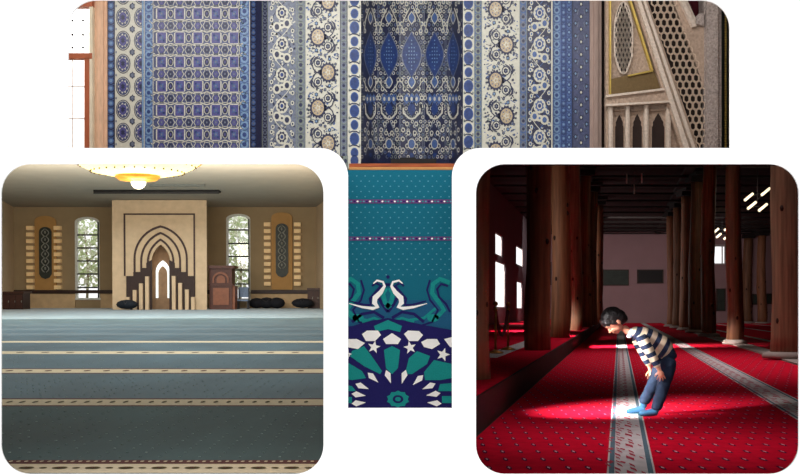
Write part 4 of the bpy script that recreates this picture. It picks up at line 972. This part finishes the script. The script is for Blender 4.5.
# beams and rafters
def long_beam(s, label):
    m = MB(); m.add([(S(s, Y)+dx, Y, z) for Y in (9.15, YE-.02) for dx, z in ((-.2, C3-.17), (.2, C3-.17), (.2, C3-.004), (-.2, C3-.004))], [(3,2,1,0),(4,5,6,7),(0,1,5,4),(1,2,6,5),(2,3,7,6),(3,0,4,7)])
    o = m.build('ceiling_beam', planks); tag(o, label, 'beam', 'long beams under the ceiling')
long_beam(-1.42, 'long dark ceiling beam running over the left row of columns'); long_beam(2.95, 'long dark ceiling beam running over the right row of columns')
for i, Y in enumerate(frange(24, 76, 3.2)):
    m = MB(); m.box(LX3(Y)+.3, S(SR, Y)-.3, Y, Y+.28, C3-.27, C3-.175); o = m.build('rafter', planks); tag(o, 'round dark cross rafter under the plank ceiling', 'rafter', 'cross rafters of the timber hall')
# lamps: four tubes each on a frame
tube_m = pm('lit_tube', (255, 236, 196), .4, 0, emit=1.5); offt = pm('unlit_tube', (226, 190, 190), .5, .1, emit=.0)
def tubes(name, pts, Y, ln, mt, label, r=.05, rot=(.66, .5)):
    t = thing('tube_lamp', q(sum(p[0] for p in pts)/len(pts), max(p[1] for p in pts), Y), label, 'lamp', 'tube lamps hanging from the ceiling')
    for px, py in pts:
        c_ = q(px, py, Y); dx, dz = rot; m = MB(); m.tube([(c_.x-dx*ln/2, Y, c_.z-dz*ln/2), (c_.x+dx*ln/2, Y+.1, c_.z+dz*ln/2)], r, 8); m.build('tube', mt, t)
    m = MB(); cx_ = sum(p[0] for p in pts)/len(pts); cc = q(cx_, sum(p[1] for p in pts)/len(pts), Y)
    m.tube([(cc.x, Y+.05, cc.z-.1), (cc.x, Y+.05, C3)], .012, 6); 
    a_ = [q(px, py, Y) for px, py in pts]
    for k in range(len(a_)-1): m.tube([(a_[k].x, Y+.08, a_[k].z), (a_[k+1].x, Y+.08, a_[k+1].z)], .012, 5)
    m.build('hanger', dkm, t)
tubes('a', [(749.2, 196.8), (766.2, 191.5), (752.3, 205.3), (763.4, 207.3)], 40, .46, tube_m, 'cluster of four glowing slanted tubes between the two front right columns', .052, (.80, .62))
tubes('b', [(716.6, 230.4), (727, 228.4), (719, 235.5), (726.5, 237.2)], 62, .38, tube_m, 'smaller cluster of four glowing slanted tubes above the bright square window', .065, (.80, .62))
tubes('c', [(627, 178.5), (634.5, 189), (642, 178)], 43, .42, offt, 'cluster of unlit upright tubes hanging over the middle aisle', .03, (.05, 1))
pl = bpy.data.lights.new('tube_light', 'POINT'); pl.energy = 45; pl.color = (1, .85, .65); pl.shadow_soft_size = .4
po = bpy.data.objects.new('tube_light', pl); col.objects.link(po); po.location = q(758, 202, 39.3)
t = thing('wall_bulb', q(680.5, 291, YE-.3), 'small warm glowing bulb on the back wall between the far right columns', 'lamp')
m = MB(); m.ball(q(680.5, 291, 54), .085, 10); m.build('bulb', pm('warm_bulb', (255, 214, 140), .4, 0, emit=3), t); m = MB(); b_ = q(680.5, 291, 54); m.tube([(b_.x, 54, b_.z+.06), (b_.x, 54, C3)], .012, 6); m.build('cord', dkm, t)
# stanchions with a rope
brass = pm('aged_brass', (176, 122, 62), .35, .2, 10, metal=.7)
def stanchion(px, py_b, label):
    Y = 700/(py_b-310); x = (px-400)/F*Y; t = thing('stanchion', (x, Y, PZ), label, 'stanchion', 'brass rope posts')
    m = MB(); m.lathe([(.13, 0), (.13, .02), (.05, .05), (.02, .06)], (x, Y, PZ), 18); m.build('base', brass, t)
    m = MB(); m.tube([(x, Y, PZ+.05), (x, Y, PZ+.76)], .02, 10); m.build('post', brass, t)
    m = MB(); m.ball((x, Y, PZ+.80), .042, 12); m.lathe([(.035, 0), (.035, .05)], (x, Y, PZ+.68), 12); m.build('finial', brass, t); return x, Y
s1_ = stanchion(495.5, 353.5, 'left brass rope post, next to the column at the left edge'); s2_ = stanchion(508, 350, 'right brass rope post of the pair on the platform')
m = MB(); P = []
for i in range(13):
    f_ = i/12; P.append((s1_[0]+(s2_[0]-s1_[0])*f_, s1_[1]+(s2_[1]-s1_[1])*f_, PZ+.70-.42*(1-(2*f_-1)**2)))
m.tube(P, .028, 8); o = m.build('velvet_rope', pm('dark_red_velvet', (84, 16, 24), .8, .2)); tag(o, 'dark red velvet rope sagging between the two brass posts', 'rope')
# ================================================================ the bowing child
YB0 = 9.5
def B(px, py, dy=0): return Vector(((px-400)/F*YB0, YB0+dy, 1+(310-py)/F*YB0))
def skin(name, verts, edges, radii, sub=2, root=0):
    me = bpy.data.meshes.new(name); me.from_pydata([tuple(v) for v in verts], edges, []); o = bpy.data.objects.new(name, me); col.objects.link(o)
    md = o.modifiers.new('skin', 'SKIN'); md.use_smooth_shade = True
    for i, r in enumerate(radii): me.skin_vertices[0].data[i].radius = (r, r) if not hasattr(r, '__len__') else r
    for i in range(len(verts)): me.skin_vertices[0].data[i].use_root = (i == root)
    s_ = o.modifiers.new('sub', 'SUBSURF'); s_.levels = sub; s_.render_levels = sub
    dg = bpy.context.evaluated_depsgraph_get(); dg.update(); out = bpy.data.meshes.new_from_object(o.evaluated_get(dg)); bpy.data.objects.remove(o); return out
def chain(name, pts, radii, sub=2): return skin(name, pts, [(i, i+1) for i in range(len(pts)-1)], radii, sub)
def fuse(name, meshes, mats, parent, voxel=.006, smooth=4, org=None, disp=None):
    vs = []; fs = []
    for me in meshes:
        if isinstance(me, MB): o_ = len(vs); vs += [tuple(v) for v in me.v]; fs += [[i+o_ for i in f] for f in me.f]
        else: o_ = len(vs); vs += [tuple(v.co) for v in me.vertices]; fs += [[i+o_ for i in p.vertices] for p in me.polygons]
    me = bpy.data.meshes.new(name); me.from_pydata(vs, [], fs); o = bpy.data.objects.new(name, me); col.objects.link(o)
    r = o.modifiers.new('r', 'REMESH'); r.mode = 'VOXEL'; r.voxel_size = voxel
    s_ = o.modifiers.new('s', 'SMOOTH'); s_.iterations = smooth; s_.factor = .5
    if disp:
        tx = bpy.data.textures.new(name, 'CLOUDS'); tx.noise_scale = disp[1]; d = o.modifiers.new('d', 'DISPLACE'); d.texture = tx; d.strength = disp[0]; d.mid_level = .5; d.texture_coords = 'LOCAL'
    dg = bpy.context.evaluated_depsgraph_get(); dg.update(); out = bpy.data.meshes.new_from_object(o.evaluated_get(dg)); bpy.data.objects.remove(o)
    O = Vector(parent['org'])
    for v in out.vertices: v.co -= O
    for p in out.polygons: p.use_smooth = True
    out.materials.clear()
    for mm in mats: out.materials.append(mm)
    ob = bpy.data.objects.new(name, out); col.objects.link(ob); ob.parent = parent; return ob
kid = thing('person', (B(648, 0).x, YB0, 0), 'small child with dark hair in striped top and blue trousers, bowing with hands on knees', 'person')
skinm = pm('skin', (206, 142, 116), .55, .06, 20); hairm = pm('dark_hair', (30, 26, 26), .45, .3, 60, stretch=(1, 1, 1), spec=.5, bump=.4)
# body: torso, neck, arms, hands with five fingers, legs
hipc = B(667.5, 353); waist = B(659, 345); chest = B(646, 337); sho = B(637, 333); neck = B(629.5, 332.5); headb = B(622, 327)
parts = [chain('t', [hipc, waist, chest, sho], [.085, .082, .088, .07]), chain('n', [sho, neck, headb], [.05, .037, .04])]
hands = []
for sd in (-1, 1):
    dy = sd*.085
    s0 = B(638.5, 336, sd*.10); el = B(649, 356.5, sd*.150); wr = B(655.2, 369.0, sd*.152) if sd < 0 else B(653.8, 370.0, sd*.154)
    parts.append(chain('a', [s0, B(643.5, 346, sd*.132), el, B(652.3, 363.5, sd*.158), wr], [.042, .037, .032, .028, .021]))
    pc = wr+Vector((.014, sd*.004, -.038)); ya = sd*-1
    parts.append(chain('p', [wr+Vector((-.004, 0, .012)), wr, wr+Vector((.006, 0, -.018))], [.021, .020, .019]))
    mb_ = MB(); mb_.ball((0, 0, 0), 1, 16); mb_.v = [(pc.x+v[0]*.030+v[2]*-.004, pc.y+v[1]*.015, pc.z+v[2]*.034) for v in mb_.v]; parts.append(mb_)
    for k in range(4):      # four unequal fingers, spread over the outside of the knee and bent round it
        L_ = (.046, .054, .051, .040)[k]; fan = (-.42, -.08, .26, .62)[k]; base = pc+Vector((-.021+.0150*k, sd*.001, -.020+.004*abs(k-1.4)))
        d1 = Vector((fan, 0, -1)).normalized(); d2 = Vector((fan*.9, ya*.30, -1)).normalized(); d3 = Vector((fan*.8, ya*.75, -.8)).normalized()
        p1_ = base+d1*L_*.45; p2_ = p1_+d2*L_*.33; p3_ = p2_+d3*L_*.27
        parts.append(chain('f', [base-d1*.010, base+d1*L_*.2, p1_, p2_, p3_], [.0085, .0078, .0080, .0072, .0060], 1))
    tb = wr+Vector((-.006, 0, -.020)); parts.append(chain('th', [tb, tb+Vector((-.018, 0, -.014)), tb+Vector((-.030, ya*.006, -.032)), tb+Vector((-.034, ya*.012, -.048))], [.012, .0100, .0092, .0072], 1))
LEG = {}
for sd in (-1, 1):
    dy = sd*.07
    hp = B(668, 356, dy); kn = (B(662, 382, dy*1.1) if sd < 0 else B(656.5, 382, dy*1.1)); an = B(653.5, 407.5, -.085) if sd < 0 else B(646.5, 403, .12)
    LEG[sd] = (hp, kn, an)
    parts.append(chain('l', [hp, hp.lerp(kn, .5), kn, kn.lerp(an, .4), an], [.07, .062, .05, .045, .033]))
# head, made in its own axes: f faces down-left, u towards the crown
HC = B(613.8, 320.5); fdir = Vector((-.62, 0, -.785)).normalized(); udir = Vector((-.785, 0, .62)).normalized(); sdir = Vector((0, 1, 0))
def Hp(f_, u_, s_): return HC+fdir*f_+udir*u_+sdir*s_
def hball(c, r, n=16):
    m = MB(); m.ball((0, 0, 0), 1, n); m.v = [tuple(Hp(c[0]+v[0]*r[0], c[1]+v[2]*r[1], c[2]+v[1]*r[2])) for v in m.v]; return m
# udir*-1 leads to the chin / neck
parts += [hball((.0, .012, 0), (.100, .098, .083), 20), hball((.028, -.045, 0), (.072, .066, .062), 18), hball((.062, -.088, 0), (.028, .024, .030)), hball((.098, -.028, 0), (.013, .020, .012)), hball((.108, -.040, 0), (.014, .011, .0135)),
          hball((.088, -.068, 0), (.012, .007, .020)), hball((.086, -.077, 0), (.012, .007, .017)), hball((.072, -.045, -.034), (.028, .024, .022)), hball((.072, -.045, .034), (.028, .024, .022)), hball((.085, .018, 0), (.018, .014, .05))]
for sd in (-1, 1): parts += [hball((-.008, -.028, sd*.080), (.020, .028, .010)), hball((-.004, -.050, sd*.078), (.010, .012, .008))]
# feet
for sd in (-1, 1):
    an = LEG[sd][2]; 
body = fuse('body', parts, [skinm], kid, .0042, 2)
for sd in (-1, 1):
    m = hball((.086, -.020, sd*.032), (.012, .0045, .015), 10); e = m.build('eye', pm('dark_lashes', (34, 22, 20), .4, .1), kid)
    m = hball((.096, .004, sd*.034), (.005, .004, .022), 8); m.build('eyebrow', hairm, kid)
m = hball((.0935, -.0725, 0), (.0065, .0022, .016), 8); m.build('lips', pm('lips', (170, 86, 80), .5), kid)
# hair: cap with a fringe and sideburns
hp_ = [hball((-.012, .030, 0), (.108, .104, .094), 20), hball((-.045, -.012, 0), (.082, .085, .088), 18), hball((.055, .072, 0), (.052, .036, .066)), hball((.082, .045, -.02), (.022, .030, .030)), hball((.082, .043, .024), (.022, .030, .030)), hball((.070, .040, .054), (.022, .030, .022)), hball((.070, .040, -.054), (.022, .028, .022)),
       hball((.018, -.004, .083), (.017, .036, .012)), hball((.018, -.004, -.083), (.017, .036, .012)), hball((-.070, -.055, 0), (.045, .045, .064))]
rr = random.Random(12)
for i in range(26):
    a = rr.uniform(-2.0, 2.0); s_ = math.sin(a); hp_.append(hball((.02+.062*math.cos(a)*1.0, .080-.04*abs(s_), .075*s_), (.014, .04, .010), 8))

fuse('hair', hp_, [hairm], kid, .0065, 2, disp=(.012, .02))
# clothes
def stripes(name, axis, period, phase, duty, ca, cb):
    m = pm(name, ca, .9, .05, 60); nt = m.node_tree; b = nt.nodes['Principled BSDF']; tc = nt.nodes.new('ShaderNodeTexCoord')
    d = nt.nodes.new('ShaderNodeVectorMath'); d.operation = 'DOT_PRODUCT'; d.inputs[1].default_value = tuple(Vector(axis).normalized())
    a = nt.nodes.new('ShaderNodeMath'); a.operation = 'MULTIPLY_ADD'; a.inputs[1].default_value = 1/period; a.inputs[2].default_value = phase+50
    f = nt.nodes.new('ShaderNodeMath'); f.operation = 'FRACT'; g = nt.nodes.new('ShaderNodeMath'); g.operation = 'GREATER_THAN'; g.inputs[1].default_value = duty
    x = nt.nodes.new('ShaderNodeMix'); x.data_type = 'RGBA'; x.inputs['A'].default_value = lin(cb)+(1,); x.inputs['B'].default_value = lin(ca)+(1,)
    nt.links.new(tc.outputs['Object'], d.inputs[0]); nt.links.new(d.outputs['Value'], a.inputs[0]); nt.links.new(a.outputs[0], f.inputs[0]); nt.links.new(f.outputs[0], g.inputs[0]); nt.links.new(g.outputs[0], x.inputs['Factor']); nt.links.new(x.outputs['Result'], b.inputs['Base Color'])
    return m
ORG = Vector(kid['org'])
ax = B(668, 352)-B(634, 333)
knit = stripes('striped_knit', ax, .098, .15, .47, (206, 186, 160), (30, 40, 66))
ts = [chain('s0', [B(671, 353.5), B(664, 349.5), B(656, 344)], [(.100, .098), (.112, .104), (.108, .10)])]
ts += [chain('s', [B(668.5, 349), B(661, 344.5), B(651, 338.5), B(643, 335), B(634.5, 332.8), B(630, 332.6)], [(.104, .098), (.112, .100), (.112, .096), (.104, .092), (.084, .070), (.056, .05)])]
ts += [chain('sb', [B(661.5, 356.5), B(656, 352), B(649, 346.5), B(642, 340)], [.074, .082, .084, .07])]
m_ = fuse('shirt', ts, [knit], kid, .007, 4, disp=(.010, .06))
for sd in (-1, 1):
    kn_ = stripes('striped_sleeve', B(654, 367)-B(640, 337), .088, .3, .48, (206, 186, 160), (30, 40, 66))
    pts = [B(637.5, 334.5, sd*.075), B(640.5, 341, sd*.115), B(645, 349.5, sd*.140), B(649.3, 357.5, sd*.152), B(652.2, 364, sd*.158), B(653.4, 366.6, sd*.159)]
    s_ = fuse('sleeve', [chain('sl', pts, [.066, .060, .053, .047, .038, .034])], [kn_], kid, .006, 3, disp=(.008, .045))
m = [chain('c', [B(632.5, 333.5), B(629.3, 333.2), B(627.3, 332.4)], [(.062, .060), (.060, .055), (.052, .048)])]
fuse('collar', m, [pm('pale_blue_collar', (190, 206, 226), .85, .2, 40)], kid, .006, 2)
jeans = pm('navy_denim', (26, 40, 62), .85, .3, 12, bump=.2)
tp = [chain('h', [B(674, 348.5), B(668, 353), B(661, 357)], [.080, .108, .085])]
for sd in (-1, 1):
    hp, kn, an = LEG[sd]
    tp.append(chain('j', [hp+Vector((0, 0, .01)), hp.lerp(kn, .5)+Vector((.004, 0, 0)), kn, kn.lerp(an, .45)+Vector((.004, 0, 0)), an.lerp(kn, .02)+Vector((.004, 0, 0)), an+Vector((.006, 0, -.022))], [.088, .080, .067, .060, .057, .052]))
fuse('trousers', tp, [jeans], kid, .007, 4, disp=(.014, .05))
sock = pm('blue_sock', (52, 100, 136), .9, .12, 30)
for sd in (-1, 1):
    an = LEG[sd][2]; fz = .034; h = Vector((an.x+.025, an.y, fz+.004))
    toe = Vector((an.x-.165, an.y+sd*.012, fz-.012))
    ft = [chain('ft', [an+Vector((0, 0, .03)), an+Vector((.004, 0, -.02)), Vector((an.x-.005, an.y, .05))], [.036, .036, .036]), chain('fs', [h, Vector((an.x-.03, an.y, .042)), Vector((an.x-.10, an.y+sd*.006, .030)), toe], [.032, .040, (.038, .030), (.028, .020)])]
    fuse('sock', ft, [sock], kid, .005, 3)
clean()
